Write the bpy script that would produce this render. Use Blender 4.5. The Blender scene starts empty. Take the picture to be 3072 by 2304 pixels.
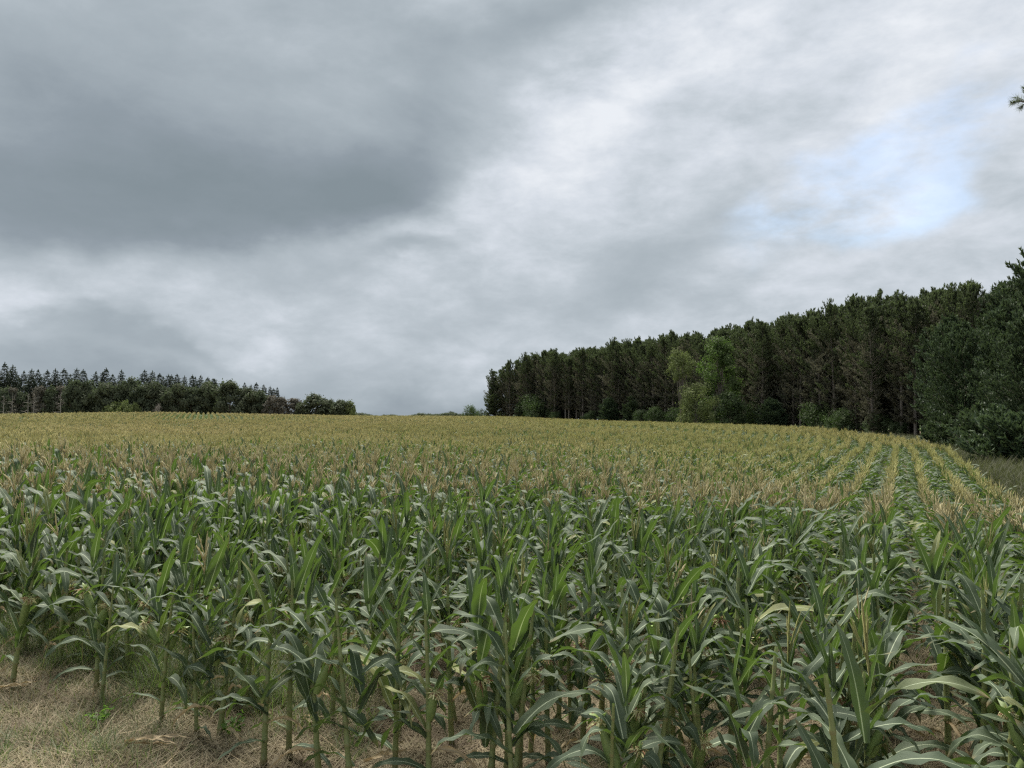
import bpy, math, random
import numpy as np
from mathutils import Matrix, Vector, Euler
from math import radians as R, sin, cos, tan, pi, exp, sqrt, atan2

random.seed(7)
rng = np.random.default_rng(7)
scene = bpy.context.scene
COL = scene.collection

# ------------------------------------------------------------------ camera
EYE = 2.1
FPX = 763.0
PITCH = math.atan((416.3 - 384) / FPX)
cam_d = bpy.data.cameras.new('camera')
cam_d.sensor_width = 36
cam_d.lens = FPX / 1024 * 36
cam_d.clip_start = 0.05
cam_d.clip_end = 6000
cam = bpy.data.objects.new('camera', cam_d)
COL.objects.link(cam)
cam.location = (0, 0, EYE)
cam.rotation_euler = (R(90) + PITCH, 0, 0)
scene.camera = cam

# ------------------------------------------------------------------ exposure
EXPO = 2.45
scene.view_settings.view_transform = 'Standard'
scene.view_settings.look = 'None'
scene.view_settings.exposure = EXPO
scene.view_settings.gamma = 1
scene.view_settings.use_curve_mapping = False
scene.cycles.max_bounces = 6
scene.cycles.diffuse_bounces = 3
scene.cycles.glossy_bounces = 2
scene.cycles.transmission_bounces = 4
scene.cycles.transparent_max_bounces = 4
scene.cycles.volume_bounces = 0
scene.cycles.use_fast_gi = False
scene.cycles.use_denoising = False
scene.cycles.pixel_filter_type = 'BLACKMAN_HARRIS'
scene.cycles.filter_width = 1.3
scene.cycles.caustics_reflective = False
scene.cycles.caustics_refractive = False
scene.cycles.sample_clamp_indirect = 4

# ------------------------------------------------------------------ sun behind cloud
SUN_EL, SUN_AZ = R(57), R(-22)            # azimuth clockwise from straight ahead (+Y)
sun_d = bpy.data.lights.new('sun', 'SUN')
sun_d.energy = 1.5
sun_d.angle = R(30)
sun_d.color = (1.0, 0.95, 0.86)
sun = bpy.data.objects.new('sun', sun_d)
COL.objects.link(sun)
sdir = Vector((sin(SUN_AZ) * cos(SUN_EL), cos(SUN_AZ) * cos(SUN_EL), sin(SUN_EL)))
sun.rotation_euler = sdir.to_track_quat('Z', 'Y').to_euler()
sun.location = (0, 0, 60)

# ------------------------------------------------------------------ sky
world = bpy.data.worlds.new('World')
scene.world = world
world.use_nodes = True
wt = world.node_tree
wt.nodes.clear()


class NT:
    """small helper for writing node trees"""
    def __init__(s, t):
        s.t = t

    def n(s, kind, **kw):
        nd = s.t.nodes.new(kind)
        for k, v in kw.items():
            setattr(nd, k, v)
        return nd

    def put(s, sock, v):
        if isinstance(v, bpy.types.NodeSocket):
            s.t.links.new(v, sock)
        else:
            sock.default_value = v

    def m(s, op, a, b=None, c=None, clamp=False):
        nd = s.n('ShaderNodeMath', operation=op, use_clamp=clamp)
        s.put(nd.inputs[0], a)
        if b is not None:
            s.put(nd.inputs[1], b)
        if c is not None:
            s.put(nd.inputs[2], c)
        return nd.outputs[0]

    def v(s, op, a, b=None, sc=None):
        nd = s.n('ShaderNodeVectorMath', operation=op)
        s.put(nd.inputs[0], a)
        if b is not None:
            s.put(nd.inputs[1], b)
        if sc is not None:
            s.put(nd.inputs[3], sc)
        return nd.outputs['Value'] if op in ('DOT_PRODUCT', 'LENGTH') else nd.outputs[0]

    def noise(s, vec, scale, detail=4, rough=.5, dist=0, out='Fac', dims='3D'):
        nd = s.n('ShaderNodeTexNoise', noise_dimensions=dims)
        if vec is not None:
            s.t.links.new(vec, nd.inputs['Vector'])
        nd.inputs['Scale'].default_value = scale
        nd.inputs['Detail'].default_value = detail
        nd.inputs['Roughness'].default_value = rough
        nd.inputs['Distortion'].default_value = dist
        return nd.outputs[out]

    def ramp(s, fac, stops, interp='LINEAR'):
        nd = s.n('ShaderNodeValToRGB')
        cr = nd.color_ramp
        cr.interpolation = interp
        while len(cr.elements) < len(stops):
            cr.elements.new(.5)
        for e, (p, c) in zip(cr.elements, stops):
            e.position = p
            e.color = (*c, 1) if len(c) == 3 else c
        s.put(nd.inputs[0], fac)
        return nd.outputs[0]

    def mix(s, f, a, b, mode='MIX'):
        nd = s.n('ShaderNodeMix', data_type='RGBA', blend_type=mode)
        s.put(nd.inputs[0], f)
        for k, x in ((6, a), (7, b)):
            if isinstance(x, tuple) and len(x) == 3:
                x = (*x, 1)
            s.put(nd.inputs[k], x)
        return nd.outputs[2]

    def step(s, x, lo, hi):
        nd = s.n('ShaderNodeMapRange', interpolation_type='SMOOTHSTEP')
        s.put(nd.inputs[0], x)
        nd.inputs[1].default_value = lo
        nd.inputs[2].default_value = hi
        return nd.outputs[0]


def build_world():
    k = NT(wt)
    tc = k.n('ShaderNodeTexCoord')
    d = tc.outputs['Generated']
    sep = k.n('ShaderNodeSeparateXYZ')
    wt.links.new(d, sep.inputs[0])
    x, y, z = sep.outputs
    zc = k.m('ADD', k.m('MAXIMUM', z, 0.0), 0.20)
    cx = k.m('DIVIDE', x, zc)
    cy = k.m('DIVIDE', y, zc)
    comb = k.n('ShaderNodeCombineXYZ')
    k.put(comb.inputs[0], cx)
    k.put(comb.inputs[1], cy)
    P = comb.outputs[0]
    # azimuth / elevation in the world
    az = k.m('ARCTAN2', x, y)
    el = k.m('ARCSINE', z)
    # warp: large cloud-scale noise displaces the layout of the cloud banks
    w1 = k.noise(k.v('MULTIPLY', d, (1.0, 1.0, 1.8)), 3.2, 6, .55, 0, 'Color')
    wv = k.v('SCALE', k.v('SUBTRACT', w1, (.5, .5, .5)), sc=.22)
    ae = k.n('ShaderNodeCombineXYZ')
    k.put(ae.inputs[0], az)
    k.put(ae.inputs[1], el)
    A = k.v('ADD', ae.outputs[0], wv)
    Av = k.v('MULTIPLY', A, (1, 1, 0))

    def blob(acc, px, py, sx, sy, ang, amp):
        ca = math.atan((px - 1536) / 2290)
        ce = math.atan((1249 - py) / 2290 * cos(ca))
        mp = k.n('ShaderNodeMapping', vector_type='TEXTURE')
        k.put(mp.inputs[0], Av)
        mp.inputs[1].default_value = (ca, ce, 0)
        mp.inputs[2].default_value = (0, 0, R(ang))
        mp.inputs[3].default_value = (sx / 2500, sy / 2500, 1)
        dd = k.v('DOT_PRODUCT', mp.outputs[0], mp.outputs[0])
        g = k.m('POWER', 0.36788, dd)
        return k.m('MULTIPLY_ADD', g, amp, acc)

    acc = 0.60
    for b in BLOBS:
        acc = blob(acc, *b)
    # billowy structure
    Q = k.v('MULTIPLY', d, (1.0, 1.0, 2.1))
    n2 = k.noise(Q, 5.0, 10, .60, .15)
    n5 = k.noise(Q, 11.0, 9, .60, .15)
    n3 = k.noise(P, 0.8, 4, .5, .2)
    val = k.m('ADD', acc, k.m('MULTIPLY', k.m('SUBTRACT', n2, .5), .46))
    val = k.m('ADD', val, k.m('MULTIPLY', k.m('SUBTRACT', n3, .5), .18))
    # torn bright edges appear only where the deck thins
    val = k.m('ADD', val, k.m('MULTIPLY', k.m('MULTIPLY', k.m('SUBTRACT', n5, .45), .75), k.step(val, .42, .66)))
    col = k.ramp(val, [(0.0, (.235, .285, .32)), (.22, (.285, .335, .38)), (.42, (.395, .452, .497)), (.62, (.535, .592, .645)),
                       (.8, (.67, .72, .785)), (1.0, (.83, .865, .915))])
    sc_ = 2 ** (-EXPO)
    col = k.mix(1.0, col, (sc_, sc_, sc_), 'MULTIPLY')
    bl = 0.0
    for b in BLUE:
        bl = blob(bl, *b)
    n4 = k.noise(Q, 7.5, 7, .60, .1)
    bl = k.m('MULTIPLY', k.step(bl, .15, .75), k.step(n4, .36, .66))
    sky = k.n('ShaderNodeTexSky', sky_type='NISHITA')
    sky.sun_disc = False
    sky.sun_elevation = SUN_EL
    sky.sun_rotation = SUN_AZ
    sky.air_density = 1.0
    sky.ozone_density = 1.0
    sky.dust_density = 0.4
    bg1 = k.n('ShaderNodeBackground')
    wt.links.new(sky.outputs[0], bg1.inputs[0])
    bg1.inputs[1].default_value = 0.05
    bg2 = k.n('ShaderNodeBackground')
    wt.links.new(col, bg2.inputs[0])
    mx = k.n('ShaderNodeMixShader')
    k.put(mx.inputs[0], k.m('MULTIPLY', bl, .27, clamp=True))
    wt.links.new(bg2.outputs[0], mx.inputs[1])
    wt.links.new(bg1.outputs[0], mx.inputs[2])
    out = k.n('ShaderNodeOutputWorld')
    wt.links.new(mx.outputs[0], out.inputs[0])


BLOBS = [
    (620, 600, 850, 175, 8, -.48), (1180, 500, 260, 150, 25, -.26), (300, 200, 1200, 330, 8, -.20),
    (1550, 130, 420, 90, 22, -.20), (80, 420, 380, 200, 0, -.08),
    (1800, 370, 300, 100, 40, .30), (1500, 520, 300, 110, 35, .20), (2250, 60, 300, 90, 30, .22),
    (1620, 660, 260, 130, 40, .10), (960, 735, 520, 60, 12, .13), (250, 860, 520, 70, 0, .06),
    (2700, 200, 620, 300, 15, .24), (2150, 640, 430, 110, 38, -.10), (1950, 850, 400, 90, 25, -.08),
    (2350, 830, 260, 55, 20, -.12), (1250, 780, 220, 40, 10, -.14), (90, 950, 130, 55, 0, .14),
    (830, 1010, 120, 55, 25, .10), (500, 1050, 420, 35, 0, -.16), (1050, 1190, 1300, 90, 0, -.36),
    (2600, 800, 520, 160, 20, .12), (1300, 950, 600, 60, 8, -.06),
]
BLUE = [(2640, 580, 360, 120, 28, 1.1), (2830, 430, 240, 110, 45, 1.0), (2380, 640, 260, 90, 25, .8)]
build_world()


# ------------------------------------------------------------------ naming
_O = ['', 'first', 'second', 'third', 'fourth', 'fifth', 'sixth', 'seventh', 'eighth', 'ninth', 'tenth', 'eleventh', 'twelfth', 'thirteenth',
      'fourteenth', 'fifteenth', 'sixteenth', 'seventeenth', 'eighteenth', 'nineteenth']
_T = ['', '', 'twent', 'thirt', 'fort', 'fift', 'sixt', 'sevent', 'eight', 'ninet']


def ordw(n):
    if n < 20:
        return _O[n]
    if n >= 100:
        return 'hundred-and-' + ordw(n - 100) if n > 100 else 'hundredth'
    return _T[n // 10] + ('ieth' if n % 10 == 0 else 'y-' + _O[n % 10])


def tag(o, label=None, cat=None, group=None, kind=None):
    if label:
        o['label'] = label
    if cat:
        o['category'] = cat
    if group:
        o['group'] = group
    if kind:
        o['kind'] = kind
    return o


def empty(name, loc=(0, 0, 0), rz=0.0):
    o = bpy.data.objects.new(name, None)
    o.empty_display_size = .1
    o.location = loc
    o.rotation_euler = (0, 0, rz)
    COL.objects.link(o)
    return o


def child(name, mesh, parent, loc=(0, 0, 0), rot=(0, 0, 0), scl=(1, 1, 1)):
    o = bpy.data.objects.new(name, mesh)
    COL.objects.link(o)
    o.parent = parent
    o.location = loc
    o.rotation_euler = rot
    o.scale = scl
    return o


# ------------------------------------------------------------------ mesh building with numpy
class MB:
    def __init__(s):
        s.v, s.f, s.uv, s.mi, s.n = [], [], [], [], 0

    def add(s, V, F, UV=None, mat=0):
        """V (n,3), F (m,3 or 4), UV per vertex (n,2)"""
        V = np.asarray(V, float).reshape(-1, 3)
        F = np.asarray(F, int)
        if UV is None:
            UV = np.zeros((len(V), 2))
        s.v.append(V)
        s.uv.append(np.asarray(UV, float))
        s.f.append(F + s.n)
        s.mi.append(np.full(len(F), mat))
        s.n += len(V)

    def merge(s, other, M=None, matmap=None):
        for V, F, UV, mi in other:
            if M is not None:
                V = V @ M[:3, :3].T + M[:3, 3]
            s.add(V, F, UV, mi)

    def mesh(s, name, mats, smooth=True):
        V = np.concatenate(s.v)
        UV = np.concatenate(s.uv)
        me = bpy.data.meshes.new(name)
        me.vertices.add(len(V))
        me.vertices.foreach_set('co', V.astype(np.float32).ravel())
        sizes = np.concatenate([np.full(len(f), f.shape[1]) for f in s.f])
        loops = np.concatenate([f.ravel() for f in s.f])
        me.loops.add(len(loops))
        me.loops.foreach_set('vertex_index', loops.astype(np.int32))
        me.polygons.add(len(sizes))
        st = np.concatenate([[0], np.cumsum(sizes)[:-1]])
        me.polygons.foreach_set('loop_start', st.astype(np.int32))
        me.polygons.foreach_set('loop_total', sizes.astype(np.int32))
        me.polygons.foreach_set('material_index', np.concatenate(s.mi).astype(np.int32))
        me.polygons.foreach_set('use_smooth', np.full(len(sizes), smooth))
        uvl = me.uv_layers.new(name='UVMap')
        uvl.data.foreach_set('uv', UV[loops].astype(np.float32).ravel())
        for m in mats:
            me.materials.append(m)
        me.update(calc_edges=True)
        me.validate()
        return me


def tube(pts, rad, nseg=6, cap=True):
    """tube along a polyline; returns V, F, UV"""
    pts = np.asarray(pts, float)
    n = len(pts)
    rad = np.broadcast_to(np.asarray(rad, float), (n,))
    T = np.gradient(pts, axis=0)
    T /= np.linalg.norm(T, axis=1)[:, None] + 1e-9
    ref = np.array([1., 0, 0]) if abs(T[:, 0]).mean() < .7 else np.array([0, 1., 0])
    A = np.cross(T, ref)
    A /= np.linalg.norm(A, axis=1)[:, None] + 1e-9
    B = np.cross(T, A)
    th = np.linspace(0, 2 * pi, nseg, endpoint=False)
    V = pts[:, None, :] + rad[:, None, None] * (A[:, None, :] * np.cos(th)[None, :, None] + B[:, None, :] * np.sin(th)[None, :, None])
    V = V.reshape(-1, 3)
    F = []
    for i in range(n - 1):
        for j in range(nseg):
            a, b = i * nseg + j, i * nseg + (j + 1) % nseg
            F.append((a, b, b + nseg, a + nseg))
    UV = np.stack([np.tile(th / (2 * pi), n), np.repeat(np.linspace(0, 1, n), nseg)], 1)
    return V, np.array(F), UV


def eul(rx, ry, rz, loc=(0, 0, 0), s=1.0):
    M = Matrix.LocRotScale(Vector(loc), Euler((rx, ry, rz)), Vector((s, s, s)))
    return np.array(M)


# ------------------------------------------------------------------ terrain
TP = np.array([
    (0, 0, 0), (-4, 6, 0), (2, 3, -.02), (-8, 0, 0), (6, 0, -.1), (-7, 12, -.08), (0, 10, -.18), (8, 12, -.85), (12.5, 18.5, -1.3),
    (27, 45, -1.15), (34, 60, -1.2), (19, 28, -1.2), (43, 66, -1.7), (38, 80, -.95), (36, 120, -.75), (31, 150, -.5), (12, 190, .1),
    (-7, 225, .3), (0, 30, -.50), (0, 60, -.50), (0, 100, -.15), (0, 150, .18), (0, 190, .45), (-30, 30, -.45), (-20, 15, -.25),
    (-30, 60, -.40), (-50, 60, -.35), (-50, 90, -.02), (-70, 140, 1.3), (-94, 140, .75), (-40, 170, .6), (-60, 200, .5),
    (-120, 200, -.3), (-100, 250, -1.2), (0, 260, -1.5), (50, 260, -1.5), (60, 150, -1.1), (62, 80, -1.8), (70, 40, -2),
    (0, 400, -5), (250, 400, -5), (-250, 400, -5), (400, 0, -3), (-400, 0, -2), (0, -100, 0), (200, 150, -2.5), (-200, 100, -.8),
    (0, 1500, -8), (1500, 1500, -8), (-1500, 1500, -8), (1500, -500, -5), (-1500, -500, -5)], float)


def _phi(r):
    return np.sqrt(r * r + 64.0)


_D = np.linalg.norm(TP[:, None, :2] - TP[None, :, :2], axis=2)
_n = len(TP)
_A = np.zeros((_n + 1, _n + 1))
_A[:_n, :_n] = _phi(_D)
_A[:_n, _n] = 1
_A[_n, :_n] = 1
_w = np.linalg.solve(_A, np.concatenate([TP[:, 2], [0]]))


def tz(x, y):
    x = np.asarray(x, float)
    y = np.asarray(y, float)
    z = np.full(x.shape, _w[-1])
    for i in range(_n):
        z = z + _w[i] * _phi(np.hypot(x - TP[i, 0], y - TP[i, 1]))
    d = np.hypot(x, y)
    near = np.exp(-(d / 30) ** 2)
    z = z + near * (.018 * np.sin(x * 2.1 + 1) * np.sin(y * 1.7) + .012 * np.sin(x * 5.3 + y * 3.1) + .008 * np.sin(y * 9.1 - x * 4))
    return z


def tz1(x, y):
    return float(tz(np.array([x]), np.array([y]))[0])


def px_ground(px, py, dz=0.0):
    """ground point seen at pixel of the photograph (3072 x 2304)"""
    h = EYE
    for _ in range(6):
        D = h / ((py - 1249) / 2290)
        X = (px - 1536) / 2290 * D
        h = EYE - tz1(X, D) - dz
    return X, D


# ------------------------------------------------------------------ materials
def newmat(name):
    m = bpy.data.materials.new(name)
    m.use_nodes = True
    m.node_tree.nodes.clear()
    return m, NT(m.node_tree)


def finish(k, base, rough=.6, spec=.5, trans=None, tfac=.25, bump=None, bstr=.2, bdist=.01, coat=0):
    p = k.n('ShaderNodeBsdfPrincipled')
    k.put(p.inputs['Base Color'], base if isinstance(base, bpy.types.NodeSocket) else (*base, 1))
    k.put(p.inputs['Roughness'], rough)
    p.inputs['Specular IOR Level'].default_value = spec
    nrm = None
    if bump is not None:
        b = k.n('ShaderNodeBump')
        b.inputs['Strength'].default_value = bstr
        b.inputs['Distance'].default_value = bdist
        k.put(b.inputs['Height'], bump)
        k.put(p.inputs['Normal'], b.outputs[0])
    sh = p.outputs[0]
    if trans is not None:
        t = k.n('ShaderNodeBsdfTranslucent')
        k.put(t.inputs[0], trans if isinstance(trans, bpy.types.NodeSocket) else (*trans, 1))
        mx = k.n('ShaderNodeMixShader')
        k.put(mx.inputs[0], tfac)
        k.t.links.new(sh, mx.inputs[1])
        k.t.links.new(t.outputs[0], mx.inputs[2])
        sh = mx.outputs[0]
    o = k.n('ShaderNodeOutputMaterial')
    k.t.links.new(sh, o.inputs[0])


def leaf_material():
    m, k = newmat('corn_leaf')
    uv = k.n('ShaderNodeUVMap').outputs[0]
    sp = k.n('ShaderNodeSeparateXYZ')
    k.put(sp.inputs[0], uv)
    u, v = sp.outputs[0], sp.outputs[1]
    ri = k.n('ShaderNodeObjectInfo').outputs['Random']
    isl = k.n('ShaderNodeNewGeometry')
    rp = isl.outputs['Random Per Island']
    back = isl.outputs['Backfacing']
    r = k.m('FRACT', k.m('ADD', ri, k.m('MULTIPLY', rp, 7.31)))
    off = k.m('ABSOLUTE', k.m('SUBTRACT', u, .5))
    wid = k.m('MULTIPLY_ADD', k.m('SUBTRACT', 1.0, v), .050, .010)
    mid = k.m('MULTIPLY', k.m('SUBTRACT', wid, off), 70, clamp=True)
    gm = k.n('ShaderNodeTexCoord').outputs['Object']
    n1 = k.noise(gm, 9, 3, .6)
    base = k.ramp(r, [(0, (.054, .078, .052)), (.5, (.070, .097, .064)), (1, (.090, .118, .066))])
    base = k.mix(k.m('MULTIPLY', n1, .45), base, (.105, .138, .082))
    vein = k.m('SINE', k.m('MULTIPLY', u, 2 * pi * 15))
    vv = k.m('MULTIPLY_ADD', vein, .5, .5)
    base = k.mix(k.m('MULTIPLY', vv, .16), base, (.13, .19, .07))
    # dry tips and margins
    n2 = k.noise(gm, 4, 4, .6)
    tip = k.m('MULTIPLY', k.step(v, .86, .98), k.step(n2, .42, .58))
    base = k.mix(tip, base, (.26, .20, .10))
    sp1 = k.m('MULTIPLY', k.step(k.noise(gm, 55, 3, .6), .70, .76), k.step(r, .45, .7))
    base = k.mix(k.m('MULTIPLY', sp1, .7), base, (.28, .22, .11))
    base = k.mix(k.m('MULTIPLY', k.step(r, .955, .97), .75), base, (.24, .25, .09))
    base = k.mix(k.m('MULTIPLY', mid, .95), base, (.46, .52, .36))
    tcol = k.mix(k.m('MULTIPLY', vv, .35), (.085, .16, .018), (.17, .28, .035))
    tcol = k.mix(mid, tcol, (.30, .40, .14))
    rough = k.m('MULTIPLY_ADD', n1, .18, .58)
    finish(k, base, rough, .32, tcol, .26, vein, .25, .0012)
    return m


def simple_mat(name, c1, c2, scale=8, rough=.7, spec=.35, trans=None, tfac=.25, island=True, isl_amt=.5, bump=0, coord='Object', bdist=.01, tree=None):
    m, k = newmat(name)
    co = k.n('ShaderNodeTexCoord').outputs[coord]
    n1 = k.noise(co, scale, 5, .6)
    f = k.step(n1, .3, .7)
    if island:
        g = k.n('ShaderNodeNewGeometry').outputs['Random Per Island']
        oi = k.n('ShaderNodeObjectInfo').outputs['Random']
        rr = k.m('FRACT', k.m('ADD', g, oi))
        f = k.m('ADD', k.m('MULTIPLY', f, 1 - isl_amt), k.m('MULTIPLY', rr, isl_amt))
    base = k.mix(f, c1, c2)
    if tree:
        t1 = k.n('ShaderNodeObjectInfo').outputs['Random']
        base = k.mix(k.m('MULTIPLY', t1, .45), base, tree)
    tr = None
    if trans:
        tr = trans
    finish(k, base, rough, spec, tr, tfac, n1 if bump else None, bump, bdist)
    return m


def stalk_material():
    m, k = newmat('corn_stalk')
    uv = k.n('ShaderNodeUVMap').outputs[0]
    sp = k.n('ShaderNodeSeparateXYZ')
    k.put(sp.inputs[0], uv)
    u, v = sp.outputs[0], sp.outputs[1]
    co = k.n('ShaderNodeTexCoord').outputs['Object']
    ri = k.n('ShaderNodeObjectInfo').outputs['Random']
    n1 = k.noise(co, 14, 4, .6)
    stripe = k.m('MULTIPLY_ADD', k.m('SINE', k.m('MULTIPLY', u, 2 * pi * 12)), .5, .5)
    base = k.mix(k.m('MULTIPLY', n1, 1.0, clamp=True), (.16, .20, .075), (.31, .34, .14))
    base = k.mix(k.m('MULTIPLY', stripe, .22), base, (.24, .30, .11))
    nd = k.m('ABSOLUTE', k.m('SUBTRACT', k.m('FRACT', k.m('ADD', k.m('DIVIDE', k.m('MULTIPLY_ADD', v, 28, 1), 3), .5)), .5))
    ring = k.m('SUBTRACT', 1.0, k.step(nd, .12, .30))
    base = k.mix(k.m('MULTIPLY', ring, .7), base, (.26, .24, .11))
    # brown just above the soil
    low = k.m('MULTIPLY', k.m('SUBTRACT', 1.0, k.step(v, .03, .22)), k.m('MULTIPLY_ADD', ri, .6, .25), clamp=True)
    base = k.mix(low, base, (.17, .115, .055))
    finish(k, base, .5, .4, (.16, .28, .05), .12)
    return m


def tassel_material():
    m, k = newmat('corn_tassel')
    geo = k.n('ShaderNodeNewGeometry')
    pos = geo.outputs['Position']
    pxy = k.v('MULTIPLY', pos, (1, 1, 0))
    ri = k.n('ShaderNodeObjectInfo').outputs['Random']
    sp = k.n('ShaderNodeSeparateXYZ')
    k.put(sp.inputs[0], pxy)
    patch = k.noise(pxy, .045, 4, .6, .3)
    # ripeness differs across the field: older brown tassels on the headland, yellow-gold beyond
    dist = k.v('LENGTH', pxy)
    gold = k.step(k.m('MULTIPLY_ADD', k.m('SUBTRACT', patch, .5), 30, dist), 13, 30)
    lr = k.step(sp.outputs[0], 15, -25)
    c_brown = k.mix(ri, (.47, .42, .255), (.64, .58, .37))
    c_gold = k.mix(ri, (.68, .60, .31), (.79, .71, .39))
    c_green = k.mix(ri, (.50, .525, .22), (.64, .64, .29))
    far = k.mix(k.m('MULTIPLY_ADD', lr, .5, k.m('MULTIPLY', k.step(patch, .42, .62), .45)), c_green, c_gold)
    col = k.mix(gold, c_brown, far)
    finish(k, col, .7, .2, (.55, .48, .22), .35)
    return m


def ground_material():
    m, k = newmat('field_soil')
    co = k.n('ShaderNodeTexCoord').outputs['Object']
    n1 = k.noise(co, 1.2, 5, .6)
    n2 = k.noise(co, 22, 6, .7)
    n3 = k.noise(co, 90, 4, .7)
    c = k.mix(k.step(n1, .35, .65), (.16, .128, .088), (.20, .165, .108))
    c = k.mix(k.step(n2, .35, .7), c, (.085, .062, .042))
    c = k.mix(k.m('MULTIPLY', k.step(n3, .5, .75), .6), c, (.34, .27, .19))
    sp = k.n('ShaderNodeSeparateXYZ')
    k.put(sp.inputs[0], co)
    dist = k.v('LENGTH', k.v('MULTIPLY', co, (1, 1, 0)))
    c = k.mix(k.step(dist, 230, 330), c, (.075, .10, .045))
    finish(k, c, .95, .1, None, 0, n2, .6, .02)
    return m


M_LEAF = leaf_material()
M_STALK = stalk_material()
M_TASSEL = tassel_material()
M_GTASSEL = simple_mat('young_tassel', (.26, .30, .10), (.42, .38, .18), 20, .7, .2, (.3, .33, .1), .3)
M_HUSK = simple_mat('corn_husk', (.17, .25, .07), (.26, .34, .12), 30, .5, .35, (.2, .32, .07), .15)
M_SILK = simple_mat('corn_silk', (.66, .64, .30), (.80, .77, .46), 25, .55, .3, (.5, .45, .2), .25, isl_amt=.8)
M_SILK2 = simple_mat('dry_silk', (.28, .14, .08), (.45, .28, .17), 25, .6, .3, (.4, .2, .1), .2, isl_amt=.8)
M_DRYLEAF = simple_mat('dry_corn_leaf', (.36, .27, .16), (.52, .43, .28), 14, .75, .25, (.4, .3, .15), .2)
M_ROOT = simple_mat('brace_root', (.05, .033, .022), (.13, .085, .05), 30, .8, .2)
M_SOIL = ground_material()
M_STRAW = simple_mat('straw', (.20, .165, .105), (.44, .375, .25), 3, .75, .25, (.4, .3, .18), .2, isl_amt=.85)
def patchy(mat, col, amt, sc):
    k = NT(mat.node_tree)
    bs = [n for n in mat.node_tree.nodes if n.type == 'BSDF_PRINCIPLED'][0]
    src = bs.inputs['Base Color'].links[0].from_socket
    pos = k.n('ShaderNodeNewGeometry').outputs['Position']
    f = k.m('MULTIPLY', k.step(k.noise(pos, sc, 4, .6), .42, .62), amt)
    k.put(bs.inputs['Base Color'], k.mix(f, src, col))


patchy(M_STRAW, (.11, .082, .055), .75, 1.9)
M_GRASS = simple_mat('green_grass', (.060, .088, .032), (.15, .175, .075), 2, .55, .35, (.16, .26, .05), .35, isl_amt=.7)
M_MIXG = simple_mat('fading_grass', (.12, .13, .048), (.34, .29, .16), 2, .6, .3, (.28, .27, .10), .3, isl_amt=.8)
M_WEED = simple_mat('weed_leaf', (.06, .12, .022), (.13, .22, .04), 12, .5, .35, (.2, .38, .05), .35)


# ------------------------------------------------------------------ ground sheet
def build_ground():
    def axis(n, near, far):
        t = np.linspace(-1, 1, n)
        a = 6.2
        return np.sinh(t * a) / np.sinh(a) * far
    xs = axis(261, .1, 1300)
    ys = axis(321, .1, 1300) + 5
    X, Y = np.meshgrid(xs, ys)
    Z = tz(X, Y)
    V = np.stack([X.ravel(), Y.ravel(), Z.ravel()], 1)
    nx, ny = len(xs), len(ys)
    i, j = np.meshgrid(np.arange(nx - 1), np.arange(ny - 1))
    a = (j * nx + i).ravel()
    F = np.stack([a, a + 1, a + 1 + nx, a + nx], 1)
    mb = MB()
    mb.add(V, F, V[:, :2])
    o = bpy.data.objects.new('ground', mb.mesh('ground', [M_SOIL]))
    COL.objects.link(o)
    tag(o, 'brown straw-littered field soil of the rolling farmland', kind='structure')


build_ground()


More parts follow.
